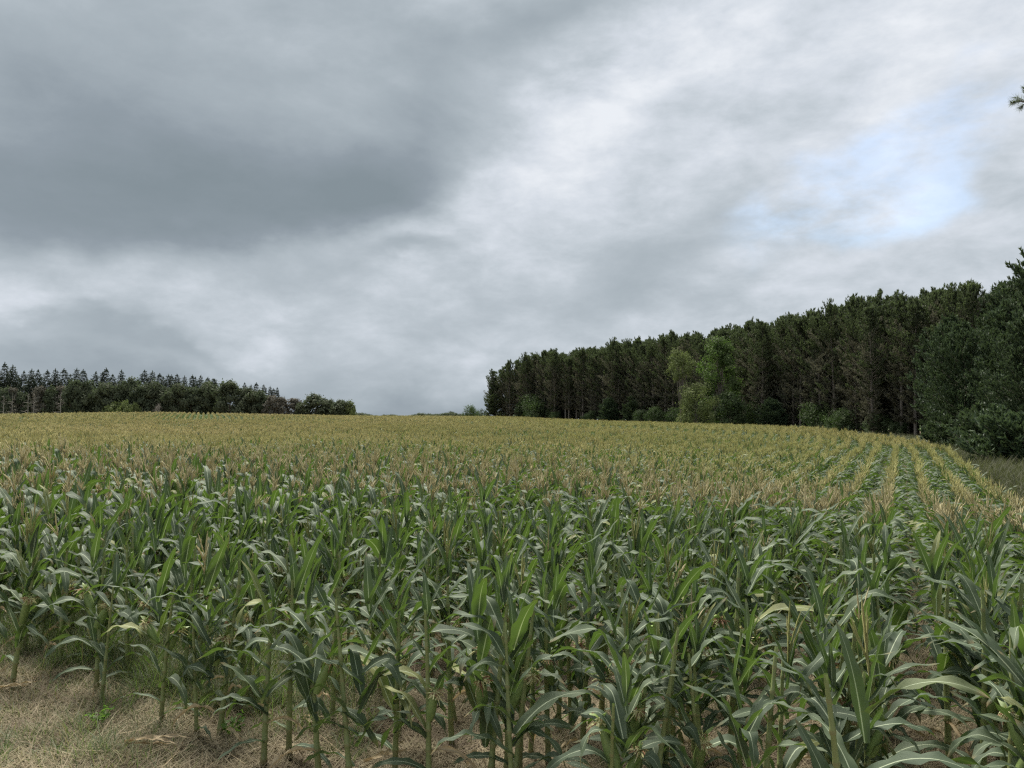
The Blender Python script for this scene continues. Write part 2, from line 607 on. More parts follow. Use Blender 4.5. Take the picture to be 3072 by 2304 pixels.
# ------------------------------------------------------------------ corn pieces
def leaf_geo(L, W, a0, bend, pw=1.3, kink=None, twist=0., wav=.012, seg=14, cross=6, curl=.25, r=None, side=0.):
    """a corn leaf growing from the origin towards +X, arching; smooth V section, wavy margin"""
    r = r or random
    t = np.linspace(0, 1, seg + 1)
    th = a0 + bend * t ** pw
    if kink:
        kt, ka = kink
        th = th + ka / (1 + np.exp(-(t - kt) * 45))
    th = np.minimum(th, R(176))
    ds = L / seg
    thm = (th[1:] + th[:-1]) / 2
    x = np.concatenate([[0], np.cumsum(np.sin(thm) * ds)])
    z = np.concatenate([[0], np.cumsum(np.cos(thm) * ds)])
    y = side * t ** 2 * L
    # outline: broad base, widest at a third, long taper
    w = W * (0.55 + .45 * np.sin(np.clip(t / .38, 0, 1) * pi / 2)) * np.clip((1 - t) / .62, 0, 1) ** .62
    w[t < .38] = W * (0.55 + .45 * np.sin(np.clip(t[t < .38] / .38, 0, 1) * pi / 2))
    w[-1] = W * .01
    tw = twist * t ** 1.2
    c = np.linspace(-1, 1, cross + 1)
    T = np.stack([np.sin(th), np.zeros_like(th), np.cos(th)], 1)
    S0 = np.array([0, 1., 0])
    N0 = np.stack([-np.cos(th), np.zeros_like(th), np.sin(th)], 1)
    Sx = S0[None] * np.cos(tw)[:, None] + N0 * np.sin(tw)[:, None]
    Nx = N0 * np.cos(tw)[:, None] - S0[None] * np.sin(tw)[:, None]
    cl = curl * (1 - t * .6) + .55 * np.exp(-(t / .10) ** 2)
    ph = r.uniform(0, 6.28), r.uniform(0, 6.28)
    fr = r.uniform(2.3, 4.2), r.uniform(2.3, 4.2)
    wave = np.zeros((seg + 1, cross + 1))
    for j, cc in enumerate(c):
        k = 0 if cc < 0 else 1
        wave[:, j] = wav * np.abs(cc) ** 1.6 * np.sin(ph[k] + t * fr[k] * 2 * pi) * (w / W) ** .5 * np.sin(np.clip(t * 1.4, 0, 1) * pi / 2)
    hw = w / 2
    V = (np.stack([x, y, z], 1)[:, None, :]
         + Sx[:, None, :] * (hw[:, None] * c[None, :] * np.cos(cl[:, None] * np.abs(c)[None, :]))[..., None]
         + Nx[:, None, :] * (hw[:, None] * np.abs(c)[None, :] * np.sin(cl[:, None]) + wave)[..., None])
    V = V.reshape(-1, 3)
    n = cross + 1
    i, j = np.meshgrid(np.arange(seg), np.arange(cross), indexing='ij')
    a = (i * n + j).ravel()
    F = np.stack([a, a + n, a + n + 1, a + 1], 1)
    UV = np.stack([np.tile((c + 1) / 2, seg + 1), np.repeat(t, n)], 1)
    return V, F, UV


def leaf_params(kind, r=random):
    if kind == 'up':
        return dict(L=r.uniform(.34, .48), W=r.uniform(.058, .082), a0=R(r.uniform(5, 18)), bend=R(r.uniform(6, 48)), pw=2.0,
                    twist=r.uniform(-.5, .5), curl=.42, wav=.006)
    if kind == 'arch':
        return dict(L=r.uniform(.42, .58), W=r.uniform(.066, .092), a0=R(r.uniform(22, 42)), bend=R(r.uniform(60, 115)), pw=1.6,
                    twist=r.uniform(-.9, .9), wav=.015, side=r.uniform(-.2, .2), kink=(r.uniform(.45, .75), R(r.uniform(15, 60))) if r.random() < .4 else None)
    if kind == 'stiff':
        return dict(L=r.uniform(.38, .56), W=r.uniform(.064, .090), a0=R(r.uniform(20, 36)), bend=R(r.uniform(8, 40)), pw=2.4,
                    twist=r.uniform(-.6, .6), wav=.012, kink=(r.uniform(.5, .82), R(r.uniform(25, 100))) if r.random() < .6 else None)
    if kind == 'droop':
        return dict(L=r.uniform(.38, .54), W=r.uniform(.062, .088), a0=R(r.uniform(28, 45)), bend=R(r.uniform(80, 120)), pw=1.1,
                    twist=r.uniform(-1, 1), wav=.014, kink=(r.uniform(.3, .6), R(r.uniform(10, 45))), side=r.uniform(-.2, .2))
    # low small leaf
    return dict(L=r.uniform(.28, .42), W=r.uniform(.04, .06), a0=R(r.uniform(35, 60)), bend=R(r.uniform(80, 120)), pw=.9,
                twist=r.uniform(-1, 1), wav=.008)


LEAVES = {}
for kind, cnt in (('up', 12), ('arch', 14), ('stiff', 14), ('droop', 11), ('low', 5), ('dry', 4)):
    LEAVES[kind] = []
    for i in range(cnt):
        mb = MB()
        pr_ = leaf_params(kind if kind != 'dry' else 'low')
        if kind == 'dry':
            pr_.update(W=pr_['W'] * .6, curl=1.1, twist=random.uniform(1.5, 3.5), wav=.014)
        mb.add(*leaf_geo(seg=15, cross=6, **pr_))
        LEAVES[kind].append(mb.mesh('corn_leaf_' + kind, [M_LEAF if kind != 'dry' else M_DRYLEAF]))


def stalk_geo(H, r0=.0165, r1=.0055, nodes=9, nseg=8, lean=0., rr=random):
    zs, rs = [0.], [r0 * 1.05]
    step = H / (nodes + .5)
    for i in range(1, nodes + 1):
        zc = step * (i - .35)
        rad = r0 + (r1 - r0) * (zc / H) ** 1.15
        zs += [zc - .012, zc, zc + .012]
        rs += [rad * .95, rad * 1.28, rad * 1.02]
    zs.append(H)
    rs.append(r1)
    zs = np.array(zs)
    zig = np.array([((i % 2) - .5) * .006 for i in range(len(zs))])
    pts = np.stack([lean * (zs / H) ** 2 * H + zig * .4, zig * .2, zs], 1)
    pts[0, 2] = -.03
    return tube(pts, rs, nseg)


def tassel_geo(h=.30, nb=8, seg=3, wid=.006, rr=random, thick=1.0, upright=.5):
    """central spike and side branches as beaded, three-sided spikes"""
    out = []
    def spike(p0, d, L, drop, w):
        n = seg + 1
        t = np.linspace(0, 1, n)
        d = np.array(d) / np.linalg.norm(d)
        P = np.array(p0)[None] + d[None] * (t * L)[:, None]
        P[:, 2] -= drop * L * t ** 2
        rad = w * np.array([.7 if i % 2 == 0 else 1.25 for i in range(n)])
        rad[-1] = w * .25
        out.append(tube(P, rad, 3) + (0,))
    spike((0, 0, 0), (rr.uniform(-.1, .1), rr.uniform(-.1, .1), 1), h, 0, wid * 1.2 * thick)
    for i in range(nb):
        a = rr.uniform(0, 6.28)
        e = R(rr.uniform(18, 50)) * (1.3 - upright)
        spike((0, 0, h * rr.uniform(.02, .35)), (sin(e) * cos(a), sin(e) * sin(a), cos(e)), h * rr.uniform(.45, .8),
              rr.uniform(.02, .4) * (1 - upright * .6), wid * thick)
    return out


def near_stalks():
    L = []
    for i in range(7):
        mb = MB()
        mb.add(*stalk_geo(1.0, .0175, .007, nodes=9, nseg=9, lean=random.uniform(-.06, .06)))
        L.append(mb.mesh('corn_stalk', [M_STALK]))
    return L


STALKS = near_stalks()
TASSELS = []
for i in range(8):
    mb = MB()
    young = i < 4
    for g in tassel_geo(random.uniform(.22, .30), random.choice([5, 6, 8, 9]), 7, .0042, upright=.85 if young else .45):
        mb.add(*g[:3])
    TASSELS.append(mb.mesh('tassel', [M_GTASSEL if young else M_TASSEL]))

ROOTS = []
for i in range(3):
    mb = MB()
    for j in range(11):
        a = j / 11 * 2 * pi + random.uniform(-.2, .2)
        rr = random.uniform(.035, .06)
        z0 = random.uniform(.02, .045)
        mb.add(*tube([(cos(a) * .012, sin(a) * .012, z0), (cos(a) * rr * .6, sin(a) * rr * .6, z0 * .6), (cos(a) * rr, sin(a) * rr, -.02)],
                     [.0032, .0028, .0018], 4))
    ROOTS.append(mb.mesh('brace_root', [M_ROOT]))


def ear_meshes():
    hs, ss = [], []
    for i in range(4):
        mb = MB()
        L = random.uniform(.15, .20)
        for q in range(3):      # overlapping husk leaves
            zs = np.linspace(0, L * (1 + .06 * q), 9)
            t = zs / zs[-1]
            rad = .0225 * np.sin(np.clip(t * .9 + .12, 0, 1) * pi) ** .6 * (1 - .25 * t) + .0035
            ox, oy = .0025 * cos(q * 2.1), .0025 * sin(q * 2.1)
            pts = np.stack([ox + .01 * t ** 2, np.full_like(t, oy), zs], 1)
            mb.add(*tube(pts, rad, 9))
        # husk tip flag leaves
        for q in range(2):
            V, F, UV = leaf_geo(.10, .022, R(10), R(60), seg=5, cross=2)
            M = eul(0, 0, q * 2.6 + i, (0, 0, L * .82))
            mb.add(V @ M[:3, :3].T + M[:3, 3], F, UV)
        hs.append((mb.mesh('husk', [M_HUSK]), L))
    for i in range(7):
        mb = MB()
        dry = i >= 6
        for q in range(150):
            a = random.uniform(0, 6.28)
            e = random.uniform(.1, 1.5)
            l = random.uniform(.018, .036) * (1.7 if q % 5 == 0 else 1)
            n = 5
            t = np.linspace(0, 1, n)
            dr = random.uniform(.2, 1.0)
            P = np.stack([sin(e) * cos(a) * l * t, sin(e) * sin(a) * l * t, cos(e) * l * t * .8 - dr * l * t ** 2.2], 1)
            P += np.random.normal(0, .0015, P.shape)
            mat = 1 if (q % 4 == 0 and e > .6) or (dry and q % 2) else 0
            mb.add(*tube(P, [.0022, .0022, .0021, .0018, .0012], 3), mat=mat)
        ss.append(mb.mesh('silk', [M_SILK, M_SILK2], False))
    return hs, ss


HUSKS, SILKS = ear_meshes()


def corn_plant(x, y, H, yaw, detail, r, ears=None, tassel=None):
    """one near corn plant: an empty at its foot with stalk, leaves, ears and tassel"""
    z = tz1(x, y)
    root = empty('corn_plant', (x, y, z), 0)
    sr = H * r.uniform(.95, 1.15) * .95
    st = child('stalk', r.choice(STALKS), root, (0, 0, 0), (r.gauss(0, .06), r.gauss(0, .06), r.uniform(0, 6.28)), (sr, sr, H))
    lean = st.rotation_euler[0], st.rotation_euler[1]
    if detail > 0:
        child('brace_root', r.choice(ROOTS), root, (0, 0, 0), (0, 0, r.uniform(0, 6)), (1.1, 1.1, 1.1))
    nodes = [(.95 * (i + .65) / 9.5) * H for i in range(9)]

    n0 = 1 if detail == 0 else r.choice([0, 1, 1])
    for i in range(n0, 9):
        hh = nodes[i]
        f = i / 8
        if i <= 1:
            kind = r.choice(['low', 'low', 'dry'])
        elif f < .45:
            kind = r.choice(['droop', 'arch', 'droop', 'stiff', 'arch', 'dry'] if i == 2 else ['droop', 'arch', 'stiff', 'stiff'])
        elif f < .8:
            kind = r.choice(['arch', 'stiff', 'arch', 'stiff', 'droop'])
        else:
            kind = r.choice(['up', 'stiff', 'stiff', 'arch'])
        a = yaw + (pi if i % 2 else 0) + r.gauss(0, .38)
        s = r.uniform(.92, 1.2) * (H / 1.25) ** .5
        lx = -sin(0) + lean[1] * hh
        ly = -lean[0] * hh
        child('leaf', r.choice(LEAVES[kind]), root, (lx + cos(a) * .008, ly + sin(a) * .008, hh), (r.gauss(0, .10), r.gauss(0, .06), a), (s, s, s))
    for q in range(4):
        i = r.choice([2, 3, 4, 5, 6])
        hh = nodes[i] + .5 * (nodes[1] - nodes[0])
        a = yaw + (0 if i % 2 else pi) + r.gauss(0, .5)
        s = r.uniform(.8, 1.0) * (H / 1.25) ** .5
        child('leaf', r.choice(LEAVES[r.choice(['droop', 'arch', 'stiff'])]), root, (lean[1] * hh, -lean[0] * hh, hh), (r.gauss(0, .10), r.gauss(0, .06), a), (s, s, s))
    # upright whorl leaves at the top
    for q in range(r.choice([1, 2, 2, 3])):
        a = yaw + q * 2.4 + r.uniform(-.5, .5)
        s = r.uniform(.6, .95) * (H / 1.25) ** .5
        child('leaf', r.choice(LEAVES['up']), root, (lean[1] * H * .96, -lean[0] * H * .96, H * r.uniform(.9, .97)), (r.gauss(0, .08), r.gauss(0, .08), a), (s, s, s))
    if tassel or (tassel is None and r.random() < .20):
        ts = r.uniform(.85, 1.15)
        pool = TASSELS[:4] if r.random() < .75 else TASSELS[4:]
        child('tassel', r.choice(pool), root, (lean[1] * H, -lean[0] * H, H * .99), (r.gauss(0, .08), r.gauss(0, .08), r.uniform(0, 6)), (ts, ts, ts))
    ne = ears if ears is not None else (r.choice([0, 1, 1, 2]) if r.random() < .80 else 0)
    for q in range(ne):
        hh = nodes[4 + q] + r.uniform(-.04, .02)
        a = yaw + (pi if (4 + q) % 2 else 0) + r.gauss(0, .5)
        tilt = R(r.uniform(12, 30))
        hm, L = r.choice(HUSKS)
        s = r.uniform(1.05, 1.3)
        e = child('ear', hm, root, (cos(a) * .014 + lean[1] * hh, sin(a) * .014 - lean[0] * hh, hh), (0, tilt, a), (s, s, s))
        child('silk', r.choice(SILKS), e, (.01, 0, L * .97), (0, -tilt, r.uniform(0, 6)), (1.15, 1.15, 1.25))
    return root


# ------------------------------------------------------------------ rows of the field
# the rows run parallel to the right-hand edge: straight, a wide bend to the left, straight again
H1, H2, RB = R(27), R(-22), 120.0
U1, N1 = np.array([sin(H1), cos(H1)]), np.array([-cos(H1), sin(H1)])
U2, N2 = np.array([sin(H2), cos(H2)]), np.array([-cos(H2), sin(H2)])
E1 = np.array([13.0, 20.0]) + 22 * U1
CB = E1 + RB * N1
E2 = CB - RB * N2
ROW = .82


def row_w(x, y):
    """distance inwards from the right-hand edge of the field, and the outward direction across the rows"""
    x, y = np.asarray(x, float), np.asarray(y, float)
    t1 = (x - E1[0]) * U1[0] + (y - E1[1]) * U1[1]
    w1 = (x - E1[0]) * N1[0] + (y - E1[1]) * N1[1]
    t2 = (x - E2[0]) * U2[0] + (y - E2[1]) * U2[1]
    w2 = (x - E2[0]) * N2[0] + (y - E2[1]) * N2[1]
    vx, vy = x - CB[0], y - CB[1]
    th = np.arctan2(vy, vx)
    arc = (t1 >= 0) & (th > -H1) & (th < -H2) & (vx > 0)
    st2 = (t1 >= 0) & ~arc & (t2 > 0) & (w2 < RB)
    w = np.where(arc, RB - np.hypot(vx, vy), np.where(st2, w2, w1))
    a = np.where(arc, th, np.where(st2, -H2, -H1))
    return w, a, np.where(arc, 1, np.where(st2, 2, 0))


def inside(x, y):
    """inside the cornfield"""
    w, _, _ = row_w(x, y)
    front = 6.0 - .60 * (x + 3.85)
    front = np.maximum(front, 2.7 - .10 * (x - 1.6))
    return (w > .2) & (y > front)


def corn_height(x, y):
    """height of the stalk tip; the headland is stunted"""
    d = np.hypot(x, y)
    h = 1.04 + .16 * np.clip((d - 8) / 10, 0, 1)
    h = h + .22 * np.clip((x - 0) / 6, 0, 1) * np.clip((14 - d) / 8, 0, 1)
    return h


def visible(x, y, z0, marg=60, dmin=0):
    """keeps what falls in the frame widened by marg pixels each side"""
    px = x / np.maximum(y, .05) * FPX
    return (y > .3) & (np.abs(px) < 512 + marg + 900 / np.maximum(y, 1))


def field_points(step, jitter=.05, tmin=-90, tmax=260):
    out = []
    w = .35
    while w < 330:
        for part in (0, 1, 2):
            if part == 1:
                r = RB - w
                if r < 2:
                    continue
                n = int((H1 - H2) * r / step) + 1
                th = -H1 + (np.arange(n) + rng.random()) * step / r + rng.normal(0, jitter, n) / r
                rj = r + rng.normal(0, .022, n)
                x, y = CB[0] + rj * np.cos(th), CB[1] + rj * np.sin(th)
            else:
                E, U, N = (E1, U1, N1) if part == 0 else (E2, U2, N2)
                if part == 2 and w > RB:
                    continue
                a, b = (tmin, 0 if w < RB else tmax) if part == 0 else (0, 110)
                n = int((b - a) / step)
                t = a + (np.arange(n) + rng.random()) * step + rng.normal(0, jitter, n)
                ww = w + rng.normal(0, .022, n)
                x, y = E[0] + U[0] * t + N[0] * ww, E[1] + U[1] * t + N[1] * ww
            _, aa, pp = row_w(x, y)
            m = (pp == part) & (np.hypot(x, y) < 260) & (y > 0)
            out.append(np.stack([x[m], y[m], aa[m]], 1))
        w += ROW
    return np.concatenate(out)


P1 = field_points(.15)
d1 = np.hypot(P1[:, 0], P1[:, 1])
P1[:, :2] += rng.normal(0, 1, (len(P1), 2)) * (.12 * np.clip((11 - d1) / 5, 0, 1))[:, None]
d1 = np.hypot(P1[:, 0], P1[:, 1])
P1 = P1[(d1 < 34) & inside(P1[:, 0], P1[:, 1])]
P1 = P1[visible(P1[:, 0], P1[:, 1], 0, 120)]
P1 = P1[rng.random(len(P1)) > .06]
# hero plants on the ragged front edge, read off the photograph: foot pixel, height, ears
HERO = [(58, 2052, 1.20, 1, 1), (308, 2070, 1.15, 2, 0), (608, 2198, .92, 0, 0), (672, 2205, 1.18, 1, 1), (805, 2296, 1.15, 0, 0),
        (879, 2264, 1.20, 1, 0), (970, 2330, 1.22, 1, 0), (1065, 2380, 1.18, 0, 0), (755, 2140, 1.2, 1, 1), (400, 2020, 1.12, 1, 0),
        (200, 2000, 1.15, 1, 1), (1290, 2390, 1.15, 1, 0), (1190, 2330, 1.2, 0, 0)]
hero_xy = np.array([px_ground(a, b) for a, b, *_ in HERO])
for hx, hy in hero_xy:
    P1 = P1[np.hypot(P1[:, 0] - hx, P1[:, 1] - hy) > .26]
# the stand is thin in the grassy corner on the left
thin = (P1[:, 0] < -1.0) & (np.hypot(P1[:, 0], P1[:, 1]) < 8.2)
P1 = P1[~(thin & (rng.random(len(P1)) < .42))]
d1 = np.hypot(P1[:, 0], P1[:, 1])
infr = np.abs(P1[:, 0] / P1[:, 1]) * FPX < 512 + 60 / P1[:, 1] * 4
order = np.argsort(np.where(infr, d1, d1 + 1.6))
N_NEAR = 300 - len(HERO)
near = P1[order[:N_NEAR]]
rest1 = P1[order[N_NEAR:]]

HLAB = ['thick-stalked corn plant at far left edge, foot in green grass beside a dry leaf',
        'corn plant with two silky ears standing alone in the grass at left',
        'short narrow-leaved corn plant with no ear on bare straw, upright pale top leaves',
        'corn plant with one silky ear just right of the short narrow-leaved one',
        'corn plant on the front edge nearest the bottom straw, lone bare stalk',
        'front edge corn plant with pale silk ear and exposed brace roots',
        'corn plant cut by the bottom edge, third along the front after the lone bare stalk',
        'thick corn plant cut by the bottom edge, leaves bunched, no ear',
        'corn plant with one ear behind the lone bare front stalk',
        'corn plant in tall green grass between the two leftmost edge plants and the short one',
        'corn plant in tall green grass behind the leftmost edge plants',
        'corn plant with an ear rising from below the bottom edge left of centre',
        'corn plant without ear beside the eared one at the bottom edge left of centre']
rp_ = random.Random(21)
for (a, b, H, ne, ts), (hx, hy), lab in zip(HERO, hero_xy, HLAB):
    o = corn_plant(hx, hy, H * .92, rp_.uniform(-.6, .6), 1, rp_, ears=ne, tassel=bool(ts))
    tag(o, lab, 'corn plant', 'corn plants in the near part of the field')
pa = near[:, 2]
row_id = np.round((row_w(near[:, 0], near[:, 1])[0] - .35) / ROW).astype(int)
count = {}
for i in np.argsort(np.hypot(near[:, 0], near[:, 1])):
    x, y, a = near[i]
    d = sqrt(x * x + y * y)
    H = float(corn_height(x, y)) * rp_.uniform(.76, 1.12)
    o = corn_plant(x, y, H, a + rp_.gauss(0, .45), 1 if d < 6.5 else 0, rp_)
    ri = int(row_id[i])
    count[ri] = count.get(ri, 0) + 1
    o['_row'] = ri
    o['_n'] = count[ri]
rows_sorted = sorted(count)
for o in list(COL.objects):
    if '_row' in o.keys():
        ri, n = rows_sorted.index(o['_row']), o['_n']
        ne = sum(1 for c in o.children if c.name.startswith('ear'))
        nt = any(c.name.startswith('tassel') for c in o.children)
        what = {0: 'no ear', 1: 'one ear', 2: 'two ears'}[ne]
        wh2 = 'tasselled' if nt else 'no tassel'
        tag(o, f'{ordw(n)} corn plant from near end of {ordw(ri + 1)} row from right, {what}, {wh2}', 'corn plant',
            'corn plants in the near part of the field')
        del o['_row']
        del o['_n']


# ------------------------------------------------------------------ scatter: one stuff object made of many instances
def lib(name, meshes):
    c = bpy.data.collections.new(name)
    for i, m in enumerate(meshes):
        o = bpy.data.objects.new(f'{name}_{i:02d}', m)
        c.objects.link(o)
    return c


def scatter(name, pts, rots, scls, idx, coll, parent=None):
    me = bpy.data.meshes.new(name)
    n = len(pts)
    me.vertices.add(n)
    me.vertices.foreach_set('co', np.asarray(pts, np.float32).ravel())
    a = me.attributes.new('rot', 'FLOAT_VECTOR', 'POINT')
    a.data.foreach_set('vector', np.asarray(rots, np.float32).ravel())
    a = me.attributes.new('scl', 'FLOAT_VECTOR', 'POINT')
    a.data.foreach_set('vector', np.asarray(scls, np.float32).ravel())
    a = me.attributes.new('idx', 'INT', 'POINT')
    a.data.foreach_set('value', np.asarray(idx, np.int32))
    o = bpy.data.objects.new(name, me)
    COL.objects.link(o)
    if parent:
        o.parent = parent
    g = bpy.data.node_groups.new(name + '_scatter', 'GeometryNodeTree')
    g.interface.new_socket('Geometry', in_out='INPUT', socket_type='NodeSocketGeometry')
    g.interface.new_socket('Geometry', in_out='OUTPUT', socket_type='NodeSocketGeometry')
    gi = g.nodes.new('NodeGroupInput')
    go = g.nodes.new('NodeGroupOutput')
    ip = g.nodes.new('GeometryNodeInstanceOnPoints')
    ci = g.nodes.new('GeometryNodeCollectionInfo')
    ci.inputs[0].default_value = coll
    ci.inputs[1].default_value = True
    ci.inputs[2].default_value = True
    def attr(nm, typ):
        nd = g.nodes.new('GeometryNodeInputNamedAttribute')
        nd.data_type = typ
        nd.inputs[0].default_value = nm
        return nd.outputs[0]
    mp = g.nodes.new('GeometryNodeMeshToPoints')
    g.links.new(gi.outputs[0], mp.inputs[0])
    g.links.new(mp.outputs[0], ip.inputs['Points'])
    g.links.new(ci.outputs[0], ip.inputs['Instance'])
    ip.inputs['Pick Instance'].default_value = True
    g.links.new(attr('idx', 'INT'), ip.inputs['Instance Index'])
    e2r = g.nodes.new('FunctionNodeEulerToRotation')
    g.links.new(attr('rot', 'FLOAT_VECTOR'), e2r.inputs[0])
    g.links.new(e2r.outputs[0], ip.inputs['Rotation'])
    g.links.new(attr('scl', 'FLOAT_VECTOR'), ip.inputs['Scale'])
    g.links.new(ip.outputs[0], go.inputs[0])
    md = o.modifiers.new('scatter', 'NODES')
    md.node_group = g
    return o


# ------------------------------------------------------------------ the mass of corn
def mass_plant(mb, r, H=1.0, lod=1, M0=None, tassel=True):
    def put(g, mat):
        V = g[0]
        if M0 is not None:
            V = V @ M0[:3, :3].T + M0[:3, 3]
        mb.add(V, g[1], g[2], mat)
    yaw = r.gauss(0, .2)
    if lod == 1:
        put(stalk_geo(H, .015, .006, nodes=4, nseg=4), 1)
        nl, seg, cr = 10, 9, 2
    elif lod == 2:
        put(tube([(0, 0, 0), (0, 0, H)], [.016, .008], 3), 1)
        nl, seg, cr = 8, 5, 2
    for i in range(nl):
        f = .12 + .76 * (i + .7) / nl
        if lod == 2 and f < .3:
            continue
        kind = r.choice(['droop', 'arch']) if f < .45 else r.choice(['arch', 'arch', 'stiff', 'arch', 'droop']) if f < .75 else r.choice(['arch', 'arch', 'stiff', 'up'])
        p = leaf_params(kind, r)
        p['L'] *= .95
        V, F, UV = leaf_geo(seg=seg, cross=cr, **p)
        a = yaw + (pi if i % 2 else 0) + r.gauss(0, .26)
        M = eul(r.gauss(0, .1), r.gauss(0, .06), a, (0, 0, f * H))
        put((V @ M[:3, :3].T + M[:3, 3], F, UV), 0)
    for q in range(1):
        if r.random() < .4:
            V, F, UV = leaf_geo(seg=4, cross=2, **leaf_params('up', r))
            M = eul(r.gauss(0, .1), r.gauss(0, .1), r.uniform(0, 6.28), (0, 0, H * r.uniform(.76, .88)))
            put((V @ M[:3, :3].T + M[:3, 3], F, UV), 0)
    if tassel:
        M = eul(r.gauss(0, .07), r.gauss(0, .07), 0, (0, 0, H))
        for g in tassel_geo(r.uniform(.20, .33) if lod == 1 else r.uniform(.32, .40), 8 if lod == 1 else 9, 4 if lod == 1 else 2, .0062 if lod == 1 else .011, r, upright=.60 if lod == 1 else .85):
            V = g[0] @ M[:3, :3].T + M[:3, 3]
            put((V, g[1], g[2]), 2)


rm = random.Random(5)
lod1 = []
for i in range(16):
    mb = MB()
    mass_plant(mb, rm, 1.0, 1, tassel=i >= 4)      # the first four carry no tassel
    lod1.append(mb.mesh('corn_mass_plant', [M_LEAF, M_STALK, M_TASSEL]))
lod2 = []
for i in range(12):
    mb = MB()
    for q in range(5):
        M0 = eul(0, 0, 0, (rm.gauss(0, .04), (q - 2) * .2 + rm.gauss(0, .04), 0), rm.uniform(.9, 1.06))
        mass_plant(mb, rm, 1.0, 2, M0, tassel=rm.random() < (.95 if i < 8 else .25))
    lod2.append(mb.mesh('corn_mass_row', [M_LEAF, M_STALK, M_TASSEL]))

# near part of the mass: single plants
x, y, a = rest1.T
d = np.hypot(x, y)
n = len(rest1)
h = corn_height(x, y) * rng.normal(1, .085, n)
# no tassels on many plants near the headland, all beyond
pt = np.clip((d - 8.6) / 3.5, .10, .96)
idx = np.where(rng.random(n) < pt, rng.integers(4, 16, n), rng.integers(0, 4, n))
pts1 = np.stack([x, y, tz(x, y)], 1)
rot1 = np.stack([rng.normal(0, .04, n), rng.normal(0, .04, n), a + np.where(rng.random(n) < .5, 0, pi)], 1)
scl1 = np.stack([np.clip(h, .9, 1.3) * .92] * 2 + [h], 1)
# far part: metre-long pieces of row
P2 = field_points(1.0, jitter=.1)
d2 = np.hypot(P2[:, 0], P2[:, 1])
ok = (d2 >= 33.6) & (d2 < 250) & (P2[:, 1] > 0) & inside(P2[:, 0], P2[:, 1]) & visible(P2[:, 0], P2[:, 1], 0, 260)
P2 = P2[ok]
x, y, a = P2.T
n2 = len(P2)
# lower, greener patches where the soil is poor
low = np.sin(x * .05 + 1.3) * np.sin(y * .045 + .4) + .5 * np.sin(x * .13 + y * .08)
h2 = (1.20 - .10 * np.clip(low, 0, 1)) * rng.normal(1, .05, n2)
pts2 = np.stack([x, y, tz(x, y)], 1)
pn2 = np.sin(x * .11 + y * .05 + 2) * np.sin(y * .07 - x * .03 + 1) + .6 * np.sin(x * .31 + 4) * np.sin(y * .19) + .4 * np.sin(x * .7 + y * .4)
green2 = rng.random(n2) < np.clip((pn2 - .35) * .9, .06, .75)
rot2 = np.stack([rng.normal(0, .02, n2), rng.normal(0, .02, n2), a + np.where(rng.random(n2) < .5, 0, pi)], 1)
scl2 = np.stack([np.ones(n2), np.ones(n2), h2], 1)
corn_lib = lib('cornlib', lod1 + lod2)
mass = scatter('corn_field', np.concatenate([pts1, pts2]), np.concatenate([rot1, rot2]), np.concatenate([scl1, scl2]),
               np.concatenate([idx, 16 + np.where(green2, rng.integers(8, 12, n2), rng.integers(0, 8, n2))]), corn_lib)
tag(mass, 'ripening corn crop with tan tassels filling the field to the ridge', 'corn field', kind='stuff')
print('corn mass', len(pts1), len(pts2))


# ------------------------------------------------------------------ grass and straw
def blade(L, W, a, tilt, bend, seg=3):
    t = np.linspace(0, 1, seg + 1)
    th = tilt + bend * t
    ds = L / seg
    xx = np.concatenate([[0], np.cumsum(np.sin(th[1:]) * ds)])
    zz = np.concatenate([[0], np.cumsum(np.cos(th[1:]) * ds)])
    w = W * (1 - t) ** .7 / 2
    w[-1] = W * .04
    V = np.concatenate([np.stack([xx, -w, zz], 1), np.stack([xx, w, zz], 1)])
    n = seg + 1
    F = np.array([(i, i + 1, n + i + 1, n + i) for i in range(seg)])
    c, s = cos(a), sin(a)
    Rz = np.array([[c, -s, 0], [s, c, 0], [0, 0, 1]])
    return V @ Rz.T, F


def grass_tuft(n, rad, Lr, W, tilt, bend, mats, frac=0.0, seg=3, zoff=0.0):
    mb = MB()
    for i in range(n):
        V, F = blade(random.uniform(*Lr), W * random.uniform(.7, 1.3), random.uniform(0, 6.28), random.uniform(*tilt), random.uniform(*bend), seg)
        rr, aa = rad * sqrt(random.random()), random.uniform(0, 6.28)
        V = V + np.array([rr * cos(aa), rr * sin(aa), zoff * random.random()])
        mb.add(V, F, None, 1 if random.random() < frac else 0)
    return mb.mesh('tuft', mats, False)


deb_m = [grass_tuft(9, .20, (.06, .30), .016, (R(75), R(93)), (R(-8), R(14)), [M_STRAW, M_DRYLEAF], .5, 3, .02) for _ in range(3)]
straw_m = [grass_tuft(110, .20, (.07, .22), .0055, (R(62), R(95)), (R(-15), R(35)), [M_STRAW, M_MIXG], .10, 3, .02) for _ in range(6)]
fade_m = [grass_tuft(60, .10, (.08, .20), .0045, (R(15), R(75)), (R(10), R(80)), [M_MIXG, M_GRASS], .45, 3) for _ in range(5)]
green_m = [grass_tuft(70, .09, (.10, .24), .0050, (R(2), R(40)), (R(10), R(75)), [M_GRASS, M_MIXG], .12, 4) for _ in range(5)]
tall_m = [grass_tuft(80, .12, (.16, .34), .0055, (R(0), R(35)), (R(15), R(80)), [M_GRASS, M_MIXG], .12, 5) for _ in range(5)]
M_MARG = simple_mat('rough_grass', (.036, .046, .022), (.090, .088, .045), 2, .7, .2, (.10, .12, .04), .25, isl_amt=.7)
marg_m = [grass_tuft(80, .14, (.20, .45), .010, (R(0), R(35)), (R(15), R(80)), [M_MARG], 0, 4) for _ in range(4)]
